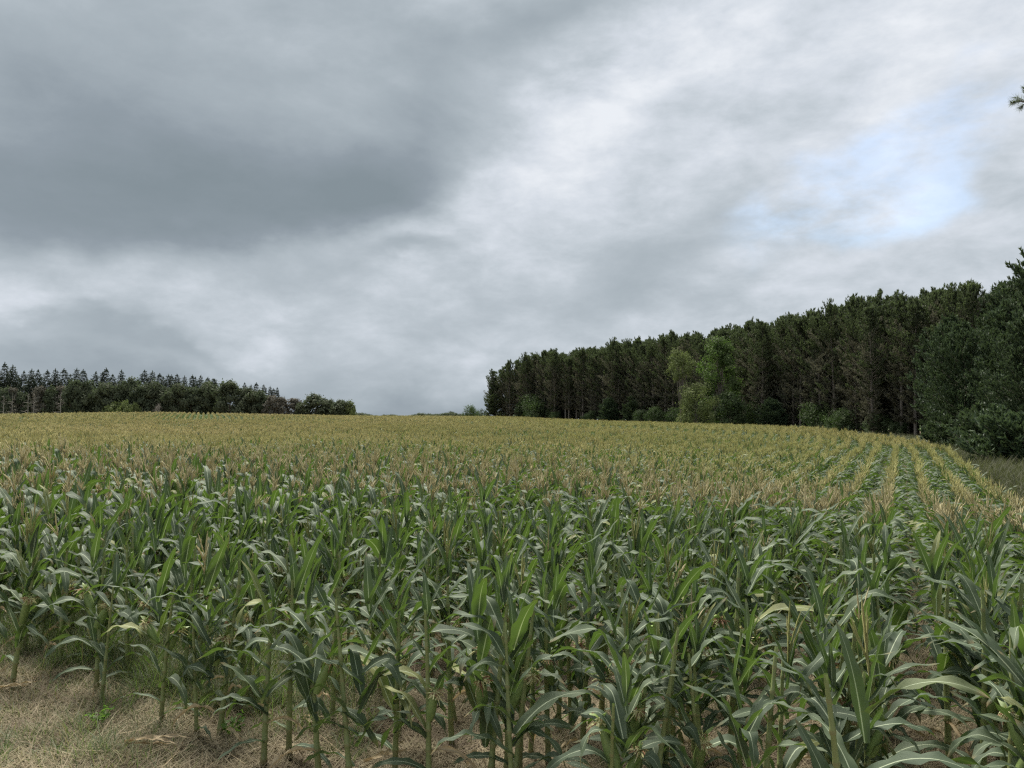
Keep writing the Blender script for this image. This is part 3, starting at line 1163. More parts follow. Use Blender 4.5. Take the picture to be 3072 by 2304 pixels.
grass_lib = lib('grasslib', straw_m + fade_m + green_m + tall_m + marg_m + deb_m)


def pnoise(x, y, s, ph):
    return .5 + .25 * (np.sin(x * s + ph) * np.cos(y * s * 1.3 + ph * 2) + np.sin(x * s * 2.3 + y * s * 1.1 + ph * 3) * .6 + np.sin(y * s * 3.1 - x * s * 1.7 + ph) * .4)


def place_grass():
    A = []
    # straw litter everywhere near
    n = 22000
    x = rng.uniform(-9, 9, n)
    y = rng.uniform(2.0, 13, n)
    keep = visible(x, y, 0, 30) & (np.hypot(x, y) < 13) & (rng.random(n) < np.where(y < 7.5, 1, .45))
    x, y = x[keep], y[keep]
    s = rng.uniform(.8, 1.3, len(x))
    A.append((x, y, s, s * .9, rng.integers(0, 6, len(x))))
    n = 1500
    x = rng.uniform(-9, 9, n)
    y = rng.uniform(2.0, 12, n)
    A.append((x, y, rng.uniform(.7, 1.2, n), np.full(n, .8), rng.integers(25, 28, n)))
    # straw and dying grass, green share by place
    n = 24000
    x = rng.uniform(-8, 8, n)
    y = rng.uniform(3.0, 11.5, n)
    keep = visible(x, y, 0, 30)
    x, y = x[keep], y[keep]
    front = 6.0 - .60 * (x + 3.85)
    # green zone: the strip along the corner on the left, behind the edge plants
    q = y - front
    left = np.clip((-.9 - x) / 1.6, 0, 1)
    pn = pnoise(x, y, 1.7, 1.0)
    dens_tall = left * np.clip((q - .25) / .6, 0, 1) * np.clip((10.5 - y) / 2.0, 0, 1) * (.75 + .5 * pn)
    dens_green = left * np.clip((q + .1) / .5, 0, 1) * .30 * pn + .55 * np.exp(-((x + 2.6) / .35) ** 2 - ((y - 4.62) / .16) ** 2) \
        + .5 * np.exp(-((x + 3.1) / .2) ** 2 - ((y - 4.75) / .35) ** 2) + .05 * (pn > .62)
    dens_fade = (.50 + .5 * pn) * np.clip((-1.2 - x) / .9, .0, 1) * np.clip((2.2 - q) / 1.0, 0, 1) + .06 * pn
    u = rng.random(len(x))
    kind = np.where(u < dens_tall * .55, 3, np.where(u < dens_tall * .55 + dens_green * .5, 2, np.where(u < dens_tall * .55 + dens_green * .5 + dens_fade * .45, 1, 0)))
    for kd, lo, cnt in ((1, 6, 5), (2, 11, 5), (3, 16, 5)):
        m = kind == kd
        s = rng.uniform(.7, 1.2, m.sum())
        A.append((x[m], y[m], s, s * rng.uniform(.7, 1.1, m.sum()), rng.integers(lo, lo + cnt, m.sum())))
    x = np.concatenate([a[0] for a in A])
    y = np.concatenate([a[1] for a in A])
    s = np.concatenate([a[2] for a in A])
    sz = np.concatenate([a[3] for a in A])
    idx = np.concatenate([a[4] for a in A])
    strawm = (idx < 6) | (idx >= 25)
    z = tz(x, y)
    rot = np.stack([rng.normal(0, .05, len(x)), rng.normal(0, .05, len(x)), rng.uniform(0, 6.28, len(x))], 1)
    P = np.stack([x, y, z], 1)
    S = np.stack([s, s, sz], 1)
    o = scatter('straw_litter', P[strawm], rot[strawm], S[strawm], idx[strawm], grass_lib)
    tag(o, 'pale mown straw litter lying on the field edge', 'straw', kind='stuff')
    o = scatter('grass', P[~strawm], rot[~strawm], S[~strawm], idx[~strawm], grass_lib)
    tag(o, 'green and fading grass growing at the corn edge on the left', 'grass', kind='stuff')
    print('grass', len(P))
    # rough margin between the field and the pines on the right
    n = 60000
    x, y = rng.uniform(2, 72, n), rng.uniform(3, 190, n)
    wv = row_w(x, y)[0]
    keep = (wv < -.5) & (wv > -22) & visible(x, y, 0, 60) & (rng.random(n) < np.clip(60 / y, .25, 1))
    x, y = x[keep], y[keep]
    s = rng.uniform(1.8, 3.6, len(x))
    P = np.stack([x, y, tz(x, y)], 1)
    rot = np.stack([np.zeros(len(x)), np.zeros(len(x)), rng.uniform(0, 6.28, len(x))], 1)
    idx = rng.integers(21, 25, len(x))
    o = scatter('margin_grass', P, rot, np.stack([s * 1.6, s * 1.6, s], 1), idx, grass_lib)
    tag(o, 'rough olive grass strip between the corn and the pine wood', 'grass', kind='stuff')


place_grass()


def small_things():
    r = random.Random(3)
    # dry corn leaves lying on the straw
    def dry(px, py, L, yaw, n, lab):
        x, y = px_ground(px, py)
        t = empty('dry_corn_leaf', (x, y, tz1(x, y) + .045), yaw)
        tag(t, lab, 'dead leaf', 'dry corn leaves on the ground')
        for i in range(n):
            mb = MB()
            V, F, UV = leaf_geo(L * r.uniform(.7, 1.05), .030, R(78), R(r.uniform(5, 22)), seg=12, cross=4, curl=.8, wav=.012,
                                twist=r.uniform(-2.0, 2.0), side=r.uniform(-.35, .35))
            mb.add(V, F, UV)
            child('leaf_blade', mb.mesh('leaf_blade', [M_DRYLEAF]), t, (0, 0, .01 * i), (r.uniform(-.2, .2), 0, r.uniform(-.25, .25)))
    dry(395, 2243, .40, .05, 4, 'curled straw-coloured corn leaf lying on the bare straw at bottom left')
    dry(2, 2078, .30, .1, 3, 'bleached corn leaf lying beside the foot of the leftmost edge plant')
    dry(905, 2155, .35, -.9, 2, 'dry tan corn leaf fallen between the front stalks right of the lone one')
    dry(1100, 2290, .3, .4, 2, 'dry corn leaf on the straw at the bottom between the thick stalks')
    dry(1460, 2105, .3, 2.8, 2, 'pale dry corn leaf lying under the plants at bottom centre')
    # small green weeds
    def weed(px, py, h, lab, n=26):
        x, y = px_ground(px, py)
        t = empty('weed', (x, y, tz1(x, y)), r.uniform(0, 6))
        tag(t, lab, 'weed', 'small weeds on the field edge')
        st, lf = MB(), MB()
        for i in range(5):
            a = i * 1.26 + r.uniform(-.3, .3)
            tip = np.array([cos(a) * h * r.uniform(.3, .7), sin(a) * h * r.uniform(.3, .7), h * r.uniform(.6, 1)])
            st.add(*tube([(0, 0, 0), tip * .5 + np.array([0, 0, h * .1]), tip], [.003, .002, .001], 4))
            for q in range(n // 5 + 2):
                f = r.uniform(.25, 1)
                V, F, UV = leaf_geo(h * r.uniform(.25, .5), h * r.uniform(.09, .16), R(r.uniform(20, 70)), R(50), seg=4, cross=2)
                M = eul(0, 0, r.uniform(0, 6.28), tuple(tip * f))
                lf.add(V @ M[:3, :3].T + M[:3, 3], F, UV)
        child('stem', st.mesh('stem', [M_WEED]), t)
        child('foliage', lf.mesh('foliage', [M_WEED]), t)
    weed(322, 2165, .13, 'bright green leafy weed on the straw right of the lower left corner')
    weed(712, 2200, .15, 'small green weed between the short plant and the eared plant behind it')
    weed(585, 2240, .05, 'tiny dark green seedling beside the curled dry leaf', 12)
    weed(430, 2285, .05, 'low yellow-green seedling patch at the bottom edge', 16)


small_things()
exec_trees = True

# ------------------------------------------------------------------ trees
M_BARK = simple_mat('pine_bark', (.14, .12, .10), (.27, .235, .20), 6, .9, .1, bump=.5, island=True, isl_amt=.4)
M_DEADWOOD = simple_mat('dead_wood', (.22, .20, .175), (.40, .37, .33), 8, .9, .1, isl_amt=.5)
M_NEEDLE = simple_mat('pine_needle', (.080, .100, .056), (.16, .185, .10), .8, .55, .3, (.10, .14, .05), .35, isl_amt=.65, tree=(.055, .062, .042))
M_NEEDLE_W = simple_mat('white_pine_needle', (.045, .075, .042), (.095, .135, .070), .7, .55, .3, (.08, .12, .045), .25, isl_amt=.7, tree=(.07, .085, .045))
M_DEADN = simple_mat('dead_needle', (.10, .102, .07), (.21, .205, .145), .8, .7, .2, (.13, .13, .08), .3, isl_amt=.7, tree=(.10, .085, .06))  # own brownish-olive colour of the dead needles on lower branches
M_SPRUCE = simple_mat('spruce_needle', (.055, .070, .050), (.100, .120, .078), .6, .6, .25, (.04, .07, .03), .15, isl_amt=.6)
M_LEAFD = simple_mat('tree_leaf_dark', (.055, .078, .040), (.105, .135, .066), .5, .75, .15, (.08, .15, .03), .25, isl_amt=.6)
M_LEAFM = simple_mat('tree_leaf_mid', (.065, .092, .038), (.12, .155, .062), .5, .75, .15, (.12, .22, .04), .3, isl_amt=.6)
M_LEAFY = simple_mat('tree_leaf_yellow', (.105, .130, .052), (.175, .20, .085), .5, .8, .15, (.18, .24, .07), .25, isl_amt=.6)
M_LEAFB = simple_mat('tree_leaf_brown', (.105, .10, .078), (.20, .19, .155), .5, .8, .15, (.12, .1, .07), .2, isl_amt=.6)


def unit(v):
    return v / (np.linalg.norm(v, axis=-1, keepdims=True) + 1e-9)


def tufts(mb, C, A, size, nn=12, wid=.045, spread=.75, mat=0, g=None):
    """bottle-brush shoots: nn thin needles (one triangle each) around an axis"""
    g = g or rng
    C, A = np.asarray(C, float), unit(np.asarray(A, float))
    n = len(C)
    if n == 0:
        return
    size = np.broadcast_to(np.asarray(size, float), (n,))
    ref = np.where(np.abs(A[:, 2:3]) < .9, np.array([[0, 0, 1.]]), np.array([[1., 0, 0]]))
    U = unit(np.cross(A, ref))
    W = np.cross(A, U)
    th = g.uniform(0, 2 * pi, (n, nn))
    s0 = g.uniform(0, .75, (n, nn))                 # where on the shoot it starts
    ln = g.uniform(.35, .6, (n, nn))
    rad = U[:, None] * np.cos(th)[..., None] + W[:, None] * np.sin(th)[..., None]
    dirn = unit(A[:, None] * 1.0 + rad * spread * g.uniform(.6, 1.3, (n, nn))[..., None])
    base = C[:, None] + A[:, None] * (s0 * size[:, None])[..., None]
    tip = base + dirn * (ln * size[:, None])[..., None]
    sd = unit(np.cross(dirn, g.normal(size=(n, nn, 3))))
    hw = wid * size[:, None, None] * .5
    V = np.stack([base - sd * hw, base + sd * hw, tip + sd * hw * .5], 2).reshape(-1, 3)
    F = np.arange(len(V)).reshape(-1, 3)
    mb.add(V, F, None, mat)


def pine(seed, H, cb, Rm, kind='red', branches_low=True, dens=1.0):
    g = np.random.default_rng(seed)
    tr, cr = MB(), MB()
    zs = np.linspace(0, H * .97, 8)
    lean = g.normal(0, .012, 2)
    pts = np.stack([lean[0] * zs + .05 * np.sin(zs * .5 + seed), lean[1] * zs, zs], 1)
    pts[0, 2] = -.3
    r0 = .011 * H if kind != 'white' else .014 * H
    tr.add(*tube(pts, r0 * (1 - zs / H) ** .8 + .02, 7))
    gC, gA, gS = [], [], []
    dC, dA, dS = [], [], []
    z = cb * H
    while z < H * .985:
        f = (z - cb * H) / (H - cb * H)
        if kind == 'red':
            Rz = Rm * (.35 + .65 * sin(min(1, f * 1.9) * pi / 2)) * (1 - max(0, (f - .62) / .38) ** 1.7 * .85)
        elif kind == 'edge':
            Rz = Rm * (1 - f ** 1.6 * .88) * (.8 + .2 * sin(f * 19))
        else:
            Rz = Rm * (.75 + .25 * sin(f * 3)) * (1 - f ** 2.2 * .8)
        nb = g.integers(4, 7)
        a0 = g.uniform(0, 6.28)
        for b in range(nb):
            a = a0 + b * 2 * pi / nb + g.normal(0, .25)
            L = Rz * g.uniform(.45, 1.35) * (1 + .25 * cos(a - seed))
            up = R(8 + 50 * f) + g.normal(0, .15) if kind != 'edge' else R(-12 + 52 * f) + g.normal(0, .12)
            n = 6
            t = np.linspace(0, 1, n)
            hx = np.array([cos(a), sin(a), 0])
            curve = .28 if kind != 'edge' else .35
            P = np.array([lean[0] * z, lean[1] * z, z])[None] + hx[None] * (L * t * cos(up))[:, None]
            P[:, 2] += L * t * sin(up) + curve * L * t ** 2
            P[:, :2] += np.cumsum(g.normal(0, .05, (n, 2)) * L * .3, axis=0) * t[:, None]
            cr_or = tr
            cr_or.add(*tube(P, (.035 if f < .6 else .02) * (1 - t * .8), 3))
            dead = kind == 'red' and f < .74 and g.random() < 1.02 - f * .95
            nt = int((8 + L * 7) * dens * (.85 if dead else 1))
            tt = g.uniform(.28 if not dead else .35, 1, nt) ** .8
            base = np.stack([np.interp(tt, t, P[:, k]) for k in range(3)], 1)
            dirB = P[-1] - P[-2]
            side = np.cross(dirB, [0, 0, 1])
            side = side / (np.linalg.norm(side) + 1e-6)
            offs = g.normal(0, .22, nt) * L * .55 * (1.1 - tt * .4)
            base = base + side[None] * offs[:, None] + np.array([0, 0, 1])[None] * (g.normal(.05, .10, nt) * L * .4)[:, None]
            ax = unit(dirB)[None] * .7 + side[None] * (np.sign(offs) * .45)[:, None] + np.array([0, 0, .35 + .9 * f])[None] + g.normal(0, .25, (nt, 3))
            (dC if dead else gC).append(base)
            (dA if dead else gA).append(ax)
            (dS if dead else gS).append(g.uniform(.30, .52, nt) * (1.0 if kind == 'red' else 1.35))
        z += H * (.028 if kind != 'white' else .026) * g.uniform(.7, 1.3)
    # candles on the top
    nt = 34
    aa = g.uniform(0, 6.28, nt)
    rr = g.uniform(0, .45, nt) * Rm
    zt = H * .985 - (rr / Rm) ** 1.3 * H * .09
    gC.append(np.stack([rr * np.cos(aa), rr * np.sin(aa), zt - .2], 1))
    gA.append(np.stack([np.cos(aa) * .25, np.sin(aa) * .25, np.ones(nt)], 1))
    gS.append(g.uniform(.55, .85, nt))
    nn = 11
    tufts(cr, np.concatenate(gC), np.concatenate(gA), np.concatenate(gS), nn, .24, .55, 0, g)
    if dC:
        tufts(cr, np.concatenate(dC), np.concatenate(dA), np.concatenate(dS), 8, .22, .8, 1, g)
    return (tr.mesh('pine_trunk', [M_BARK]), cr.mesh('pine_crown', [M_NEEDLE_W if kind == 'white' else M_NEEDLE, M_DEADN], False))


def spruce(seed, H, Rm, cb=.12, bare=0):
    g = np.random.default_rng(seed)
    tr, cr = MB(), MB()
    tr.add(*tube([(0, 0, -.3), (0, 0, H * .5), (0, 0, H)], [.011 * H, .008 * H, .015], 5))
    C, A, S = [], [], []
    z = cb * H
    while z < H * .99:
        f = (z - cb * H) / (H * (1 - cb))
        Rz = min(Rm * (.65 + .5 * (1 - f)), .25 + .42 * (H - z)) * g.uniform(.6, 1.15)
        nb = int(g.integers(6, 9))
        for b in range(nb):
            a = b * 2 * pi / nb + g.uniform(-.4, .4)
            L = Rz * g.uniform(.7, 1.15)
            nt = max(3, int(L * 7))
            t = g.uniform(.2, 1, nt)
            dz = -.30 * L * t + .22 * L * t ** 2
            C.append(np.stack([np.cos(a) * L * t, np.sin(a) * L * t, z + dz], 1) + g.normal(0, .10, (nt, 3)))
            A.append(np.stack([np.full(nt, cos(a)), np.full(nt, sin(a)), g.normal(-.1, .3, nt)], 1) + g.normal(0, .3, (nt, 3)))
            S.append(g.uniform(.5, .8, nt) * (.5 + .5 * (1 - f)))
        z += .34 * g.uniform(.6, 1.5)
    C.append(np.array([[0, 0, H - .3], [0, 0, H - .6]]))
    A.append(np.array([[0, 0, 1.], [0, 0, 1]]))
    S.append(np.array([.8, .8]))
    tufts(cr, np.concatenate(C), np.concatenate(A), np.concatenate(S), 9, .36, .8, 0, g)
    return tr.mesh('spruce_trunk', [M_BARK]), cr.mesh('spruce_crown', [M_SPRUCE], False)


def broadleaf(seed, H, Rx, mat, nl=11, leafs=5200, lsize=.22, base=.18, twigs=False, low=0.0):
    g = np.random.default_rng(seed)
    tr, cr = MB(), MB()
    r0 = .018 * H
    tr.add(*tube([(0, 0, -.3), (.05 * g.normal(), .05 * g.normal(), H * .25), (.15 * g.normal(), .15 * g.normal(), H * .6)], [r0, r0 * .75, r0 * .35], 7))
    cs = []
    for i in range(nl):
        f = (i + .5) / nl
        zz = H * (base + (1 - base) * (.12 + .76 * f))
        rad = Rx * sqrt(max(.1, 1 - ((f - .38) / .66) ** 2)) * g.uniform(.35, .72)
        a = i * 2.4 + g.uniform(-.4, .4)
        c = np.array([cos(a) * rad, sin(a) * rad, zz])
        s = Rx * g.uniform(.32, .52)
        cs.append((c, s))
        tr.add(*tube([(0, 0, max(.15, .5 * f) * H * .8), c * .55 + np.array([0, 0, .35 * zz]), c], [r0 * .4, r0 * .25, r0 * .08], 4))
    cs.append((np.array([0, 0, H * .86]), Rx * .4))
    per = leafs // len(cs)
    for c, s in cs:
        # sub-clumps on the lobe
        m = 16
        dd = unit(g.normal(size=(m, 3)))
        cc = c + dd * s * g.uniform(.5, 1.0, (m, 1)) * np.array([1, 1, .75])
        k = per // m + 1
        P = (cc[:, None] + g.normal(0, .20 * s, (m, k, 3))).reshape(-1, 3)
        P = P[P[:, 2] > low]
        N = unit(unit(P - c) + g.normal(0, .55, P.shape) + np.array([0, 0, .35]))
        U = unit(np.cross(N, g.normal(size=P.shape)))
        Wv = np.cross(N, U)
        sz = lsize * g.uniform(.6, 1.2, (len(P), 1))
        V = np.stack([P - U * sz, P - Wv * sz * .55, P + U * sz, P + Wv * sz * .55], 1).reshape(-1, 3)
        cr.add(V, np.arange(len(V)).reshape(-1, 4))
    if twigs:
        for i in range(12):
            a, e = g.uniform(0, 6.28), g.uniform(.1, .5)
            b = np.array([0, 0, H * .92])
            dv = np.array([sin(e) * cos(a), sin(e) * sin(a), cos(e)])
            L = g.uniform(1.2, 2.4)
            p = [b, b + dv * L * .5 + g.normal(0, .08, 3), b + dv * L + g.normal(0, .15, 3)]
            tr.add(*tube(p, [.03, .02, .008], 3))
            for q in range(3):
                p2 = p[1] + g.normal(0, .05, 3)
                tr.add(*tube([p2, p2 + dv * .4 + g.normal(0, .2, 3), p2 + dv * .8 + g.normal(0, .3, 3)], [.015, .01, .005], 3))
    return tr.mesh('tree_trunk', [M_BARK]), cr.mesh('tree_crown', [mat], False)


def dead_tree(seed, H, stems=1, mat=None):
    g = np.random.default_rng(seed)
    tr, br = MB(), MB()
    for s in range(stems):
        a = g.uniform(0, 6.28)
        tip = np.array([cos(a), sin(a), 0]) * (H * (.22 if stems > 1 else .02)) + np.array([0, 0, H * g.uniform(.8, 1)])
        tr.add(*tube([(0, 0, -.2), tip * .5 + g.normal(0, .1, 3), tip], [.012 * H, .008 * H, .02], 5))
        for i in range(26):
            f = g.uniform(.2, .97)
            p = tip * f
            a = g.uniform(0, 6.28)
            L = (1.05 - f) * H * .22 + .3
            e = g.uniform(-.2, .5)
            q = p + np.array([cos(a) * cos(e), sin(a) * cos(e), sin(e)]) * L
            br.add(*tube([p, (p + q) / 2 + g.normal(0, .06, 3), q], [.05, .035, .012], 3))
            for j in range(2):
                m = p + (q - p) * g.uniform(.4, .9)
                br.add(*tube([m, m + g.normal(0, .4, 3) + np.array([0, 0, .1])], [.022, .008], 3))
    return tr.mesh('dead_trunk', [mat or M_DEADWOOD]), br.mesh('dead_branches', [mat or M_DEADWOOD])


def plant_tree(name, pair, x, y, H, rz=0, s=(1, 1, 1), label=None, cat=None, group=None, lab_parts=('trunk', 'crown'), dz=0.0):
    o = empty(name, (x, y, tz1(x, y) - .1 + dz), rz)
    o.scale = s
    child(lab_parts[0], pair[0], o)
    child(lab_parts[1], pair[1], o)
    tag(o, label, cat, group)
    return o


# ---- right-hand pine wood
RED = [pine(100 + i, 17.0, .08 + .02 * i, 2.15 + .15 * (i % 3), 'red') for i in range(8)]
WHITE = [pine(200 + i, 17.0, .05, 4.0, 'white', dens=1.25) for i in range(3)]
EDGE = [pine(300 + i, 15.0, .03, 4.6, 'edge', dens=1.3) for i in range(2)]

# the front rank follows a curve fitted to the tree bases in the photograph
WOOD = np.array([(60, 62), (55, 74), (51, 86), (48, 101), (45.5, 116), (42.2, 130), (36.5, 150), (28.5, 172), (18.5, 192), (7.5, 210), (-6, 230)], float)
seg = np.linalg.norm(np.diff(WOOD, axis=0), axis=1)
cum = np.concatenate([[0], np.cumsum(seg)])


def wood_at(s):
    return np.array([np.interp(s, cum, WOOD[:, 0]), np.interp(s, cum, WOOD[:, 1])])


def wood_n(s):
    t = wood_at(s + 2) - wood_at(s - 2)
    t /= np.linalg.norm(t)
    return np.array([t[1], -t[0]])       # away from the field


def build_wood():
    r = random.Random(11)
    total = cum[-1]
    n_front = 0
    wood_pts = []
    rank_names = ['front rank', 'second rank', 'third rank']
    for rank in range(9):
        s = 2.0 + rank * .5
        k = 0
        while s < total - rank * .5:
            p = wood_at(s) + wood_n(s) * (rank * 3.1 + r.gauss(0, .75))
            hh = (18.7 + r.gauss(0, .8)) / 17.0 * (.93 if s < 38 else 1)
            if s > total - 22:
                hh *= .80 + .20 * (total - s) / 22
            # skip a few in the front rank where broadleaf trees stand
            if rank < 3:
                k += 1
                plant_tree('pine_tree', r.choice(RED), p[0], p[1], 17, r.uniform(0, 6.28), (hh * r.uniform(.9, 1.12),) * 2 + (hh,),
                           f'slim dark pine in the {rank_names[rank]} of the wood, {ordw(k)} from its near right end',
                           'pine', 'pines of the plantation on the right')
            else:
                wood_pts.append((p[0], p[1], hh, r.uniform(0, 6.28)))
            s += 2.75 * r.uniform(.8, 1.2)
    # deeper ranks as one mass
    W = np.array(wood_pts)
    c = lib('pinelib', [m for pr in RED[:4] for m in (pr[0], pr[1])])
    P = np.stack([W[:, 0], W[:, 1], tz(W[:, 0], W[:, 1])], 1)
    P = np.concatenate([P, P])
    hh = np.concatenate([W[:, 2]] * 2)
    rot = np.stack([hh * 0, hh * 0, np.concatenate([W[:, 3]] * 2)], 1)
    vi = rng.integers(0, 4, len(W))
    o = scatter('pine_wood', P, rot, np.stack([hh, hh, hh], 1), np.concatenate([vi * 2, vi * 2 + 1]), c)
    tag(o, 'dim inner ranks of the pine plantation behind the field', 'pine wood', kind='stuff')
    print('wood', len(W))


build_wood()


def at(px, D):
    return (px - 1536) / 2290 * D, D


# big bushy pines closing the wood on the right
for (px, D, H, lab, v) in [(3010, 70, 15.2, 'broad bushy pine with green boughs to the ground, right end of the wood', 0),
                           (3130, 60, 16.5, 'bushy pine cut by the right edge, boughs down to the dark grass', 1),
                           (2870, 78, 13.2, 'lower bushy pine where the slim plantation pines begin', 2),
                           (2930, 66, 10.0, 'small dense pine in front of the bushy right-hand pines', 0),
                           (2905, 61, 10.5, 'dense pine where the grass strip narrows between corn and wood', 2),
                           (3020, 54, 11.0, 'low-skirted pine standing forward on the rough grass strip', 0),
                           (3085, 47, 9.5, 'nearest bushy pine, half cut by the right edge above the grass strip', 1)]:
    x, y = at(px, D)
    s = H / 17
    plant_tree('bushy_pine', WHITE[v], x, y, H, v * 1.3, (s * 1.1, s * 1.1, s), lab, 'pine', 'bushy pines at the right end of the wood')
for i, (px, D, H, lab) in enumerate([(2868, 66, 3.2, 'low dark young pine under the dense pine where the grass strip narrows'),
                                     (2945, 57, 3.0, 'low young pine at the foot of the small dense pine beside the rough grass'),
                                     (3010, 49, 2.8, 'low young pine below the low-skirted pine on the grass strip'),
                                     (3062, 43, 2.6, 'low young pine at the right frame edge below the nearest bushy pine')]):
    x, y = at(px, D)
    SKIRT = SKIRT if i else pine(450, 3.0, .02, 2.2, 'white', dens=1.0)
    plant_tree('young_pine', SKIRT, x, y, H, i * 1.7, (1.15, 1.15, H / 3), lab, 'pine', 'young pines under the right-hand pines')
x, y = at(3180, 62)
plant_tree('tall_pine', EDGE[0], x, y, 19, 2.2, (1.0, 1.0, 18.3 / 15), 'tallest pine at the right frame edge, pointed top above the wood', 'pine')
x, y = at(1484, 229)
plant_tree('open_grown_pine', EDGE[1], x, y, 13, 0, (1.15, 1.15, 12.8 / 15), 'spreading pine at the far left tip of the wood, boughs to the ground', 'pine')

# broadleaf trees in front of the pines
BL = {
    'up': broadleaf(401, 17, 3.7, M_LEAFM, 15, 9000, .20, .12),
    'yel': broadleaf(402, 8.4, 3.3, M_LEAFY, 16, 7000, .14, .05),
    'dark': broadleaf(403, 6.5, 4.2, M_LEAFD, 10, 5200, .18, .02),
    'yel2': broadleaf(404, 13.6, 2.7, M_LEAFY, 12, 4200, .13, .60),
    'twig': broadleaf(405, 16.5, 3.0, M_LEAFM, 9, 3500, .15, .4, twigs=True),
}
x, y = at(2160, 128)
plant_tree('broadleaf_tree', BL['up'], x, y, 15, 0, (1, 1, 1.02), 'tall mid-green leafy tree standing against the dark pine wall', 'tree')
x, y = at(2088, 122)
plant_tree('broadleaf_tree', BL['yel'], x, y, 8, 1, (1.05, 1.05, 1), 'pale yellow-green bushy tree at the foot of the pines', 'tree')
x, y = at(2045, 126)
plant_tree('broadleaf_tree', BL['yel2'], x, y, 12, 2, (1, 1, 1.02), 'yellow-green crown high beside the tall leafy tree, above the bushy one', 'tree')
x, y = at(1604, 208)
plant_tree('broadleaf_tree', BL['dark'], x, y, 6.5, 0, (1.3, 1.3, 1.15), 'round dark bush-like tree near the far left tip of the pines', 'tree')
x, y = at(2192, 124)
plant_tree('broadleaf_tree', BL['dark'], x, y, 7, 2.0, (.95, .95, 1.0), 'dark leafy low tree right of the yellow-green one', 'tree')
x, y = at(2955, 84)
plant_tree('broadleaf_tree', BL['twig'], x, y, 17, 0, (1, 1, 1.02), 'thin tree with bare dead twigs poking above the right-hand pines', 'tree')
x, y = at(1415, 285)
plant_tree('broadleaf_tree', BL['dark'], x, y, 6, 1, (.95, .95, 1.22), 'small round tree standing alone left of the pine wood', 'tree')

# young growth along the foot of the wood
r_ = random.Random(31)
YP = [pine(500 + i, 6.0, .03, 2.4, 'white', dens=1.2) for i in range(2)]
k = 0
for s_ in np.arange(12, cum[-1] - 12, 7.0):
    p = wood_at(s_ + r_.uniform(-2.5, 2.5)) - wood_n(s_) * r_.uniform(.5, 2.8)
    h = r_.uniform(2.8, 6.2) / 6
    if r_.random() < .55:
        k += 1
        plant_tree('young_pine', YP[k % 2], p[0], p[1], 6, r_.uniform(0, 6), (h * 1.2, h * 1.2, h),
                   f'low olive-green young pine at the pine wood foot, {ordw(k)} growth from the right', 'pine', 'young pines under the wood edge')
    else:
        k += 1
        plant_tree('understory_bush', BL['dark'], p[0], p[1], 6, r_.uniform(0, 6), (h * .8, h * .8, h * .8),
                   f'dark leafy bush at the pine wood foot, {ordw(k)} growth from the right', 'bush', 'bushes under the wood edge')


# near pine whose branch tip reaches into the picture at the upper right
def near_pine():
    tr, cr = pine(777, 12.5, .25, 2.7, 'red', dens=.9)
    D = 10.0
    x, y = (3072 - 1536) / 2290 * D + 4.7, D
    o = empty('near_pine', (x, y, tz1(x, y) - .1), 0)
    tag(o, 'near pine beyond the right edge, one needle tuft of its branch in view', 'pine')
    child('trunk', tr, o)
    child('crown', cr, o)
    tipx, tipz = (3058 - 1536) / 2290 * D, EYE + (1249 - 288) / 2290 * D
    loc = np.array([tipx - x, 0, tipz - o.location[2]])
    mb = MB()
    b0 = np.array([0, 0, loc[2] - .9])
    end = loc + np.array([.13, 0, .0])
    mid = (b0 + end) / 2 + np.array([0, 0, -.15])
    mb.add(*tube([b0, mid, end], [.06, .03, .009], 5))
    for q in range(9):
        f = q / 8
        c = mid * (1 - f) + (end + np.array([.10, 0, 0])) * f
        ax = unit((end - mid)[None])[0] * .8 + np.array([0, 0, .3]) + rng.normal(0, .3, 3)
        tufts(mb, [c], [ax], .24, 90, .022, 1.1, 1)
    tufts(mb, [end], [np.array([-1, .2, -.15])], .15, 200, .030, 1.8, 1)
    tufts(mb, [end + np.array([.05, 0, -.04])], [np.array([-.8, -.2, -.7])], .14, 140, .030, 1.4, 1)
    tufts(mb, [end + np.array([.07, 0, .08])], [np.array([-.2, 0, 1])], .14, 110, .030, .8, 1)
    child('branch', mb.mesh('branch', [M_BARK, M_NEEDLE], False), o)


near_pine()

# ---- wood on the far left
SPR = [spruce(600 + i, 17, (1.8, 2.4, 2.0, 2.6, 1.7, 2.2, 2.0, 2.5)[i]) for i in range(8)]
M_LEAFG = simple_mat('grey_green_leaf', (.070, .088, .055), (.125, .145, .088), .5, .8, .12, (.10, .14, .06), .25, isl_amt=.6, tree=(.11, .115, .075))
LB = {
    'd': [broadleaf(700 + i, 12, 5.0, M_LEAFG, 12, 5200, .42, .05) for i in range(3)],
    'm': [broadleaf(710 + i, 12, 5.0, M_LEAFG, 12, 5200, .42, .05) for i in range(2)],
    'y': [broadleaf(720, 7, 4.6, M_LEAFY, 10, 3600, .38, .02)],
    'b': [broadleaf(730 + i, 10, 3.6, M_LEAFB, 10, 3600, .32, .05) for i in range(2)],
}
DEAD = [dead_tree(800, 15), dead_tree(801, 14), dead_tree(802, 6, 6)]
DL = 262.0


def zc(y_zoom):            # zoom row of the study crop -> photograph row
    return 1050 + y_zoom / 2.011


def topH(x, y, py, D):
    return EYE + (1249 - py) / 2290 * D - tz1(x, y)


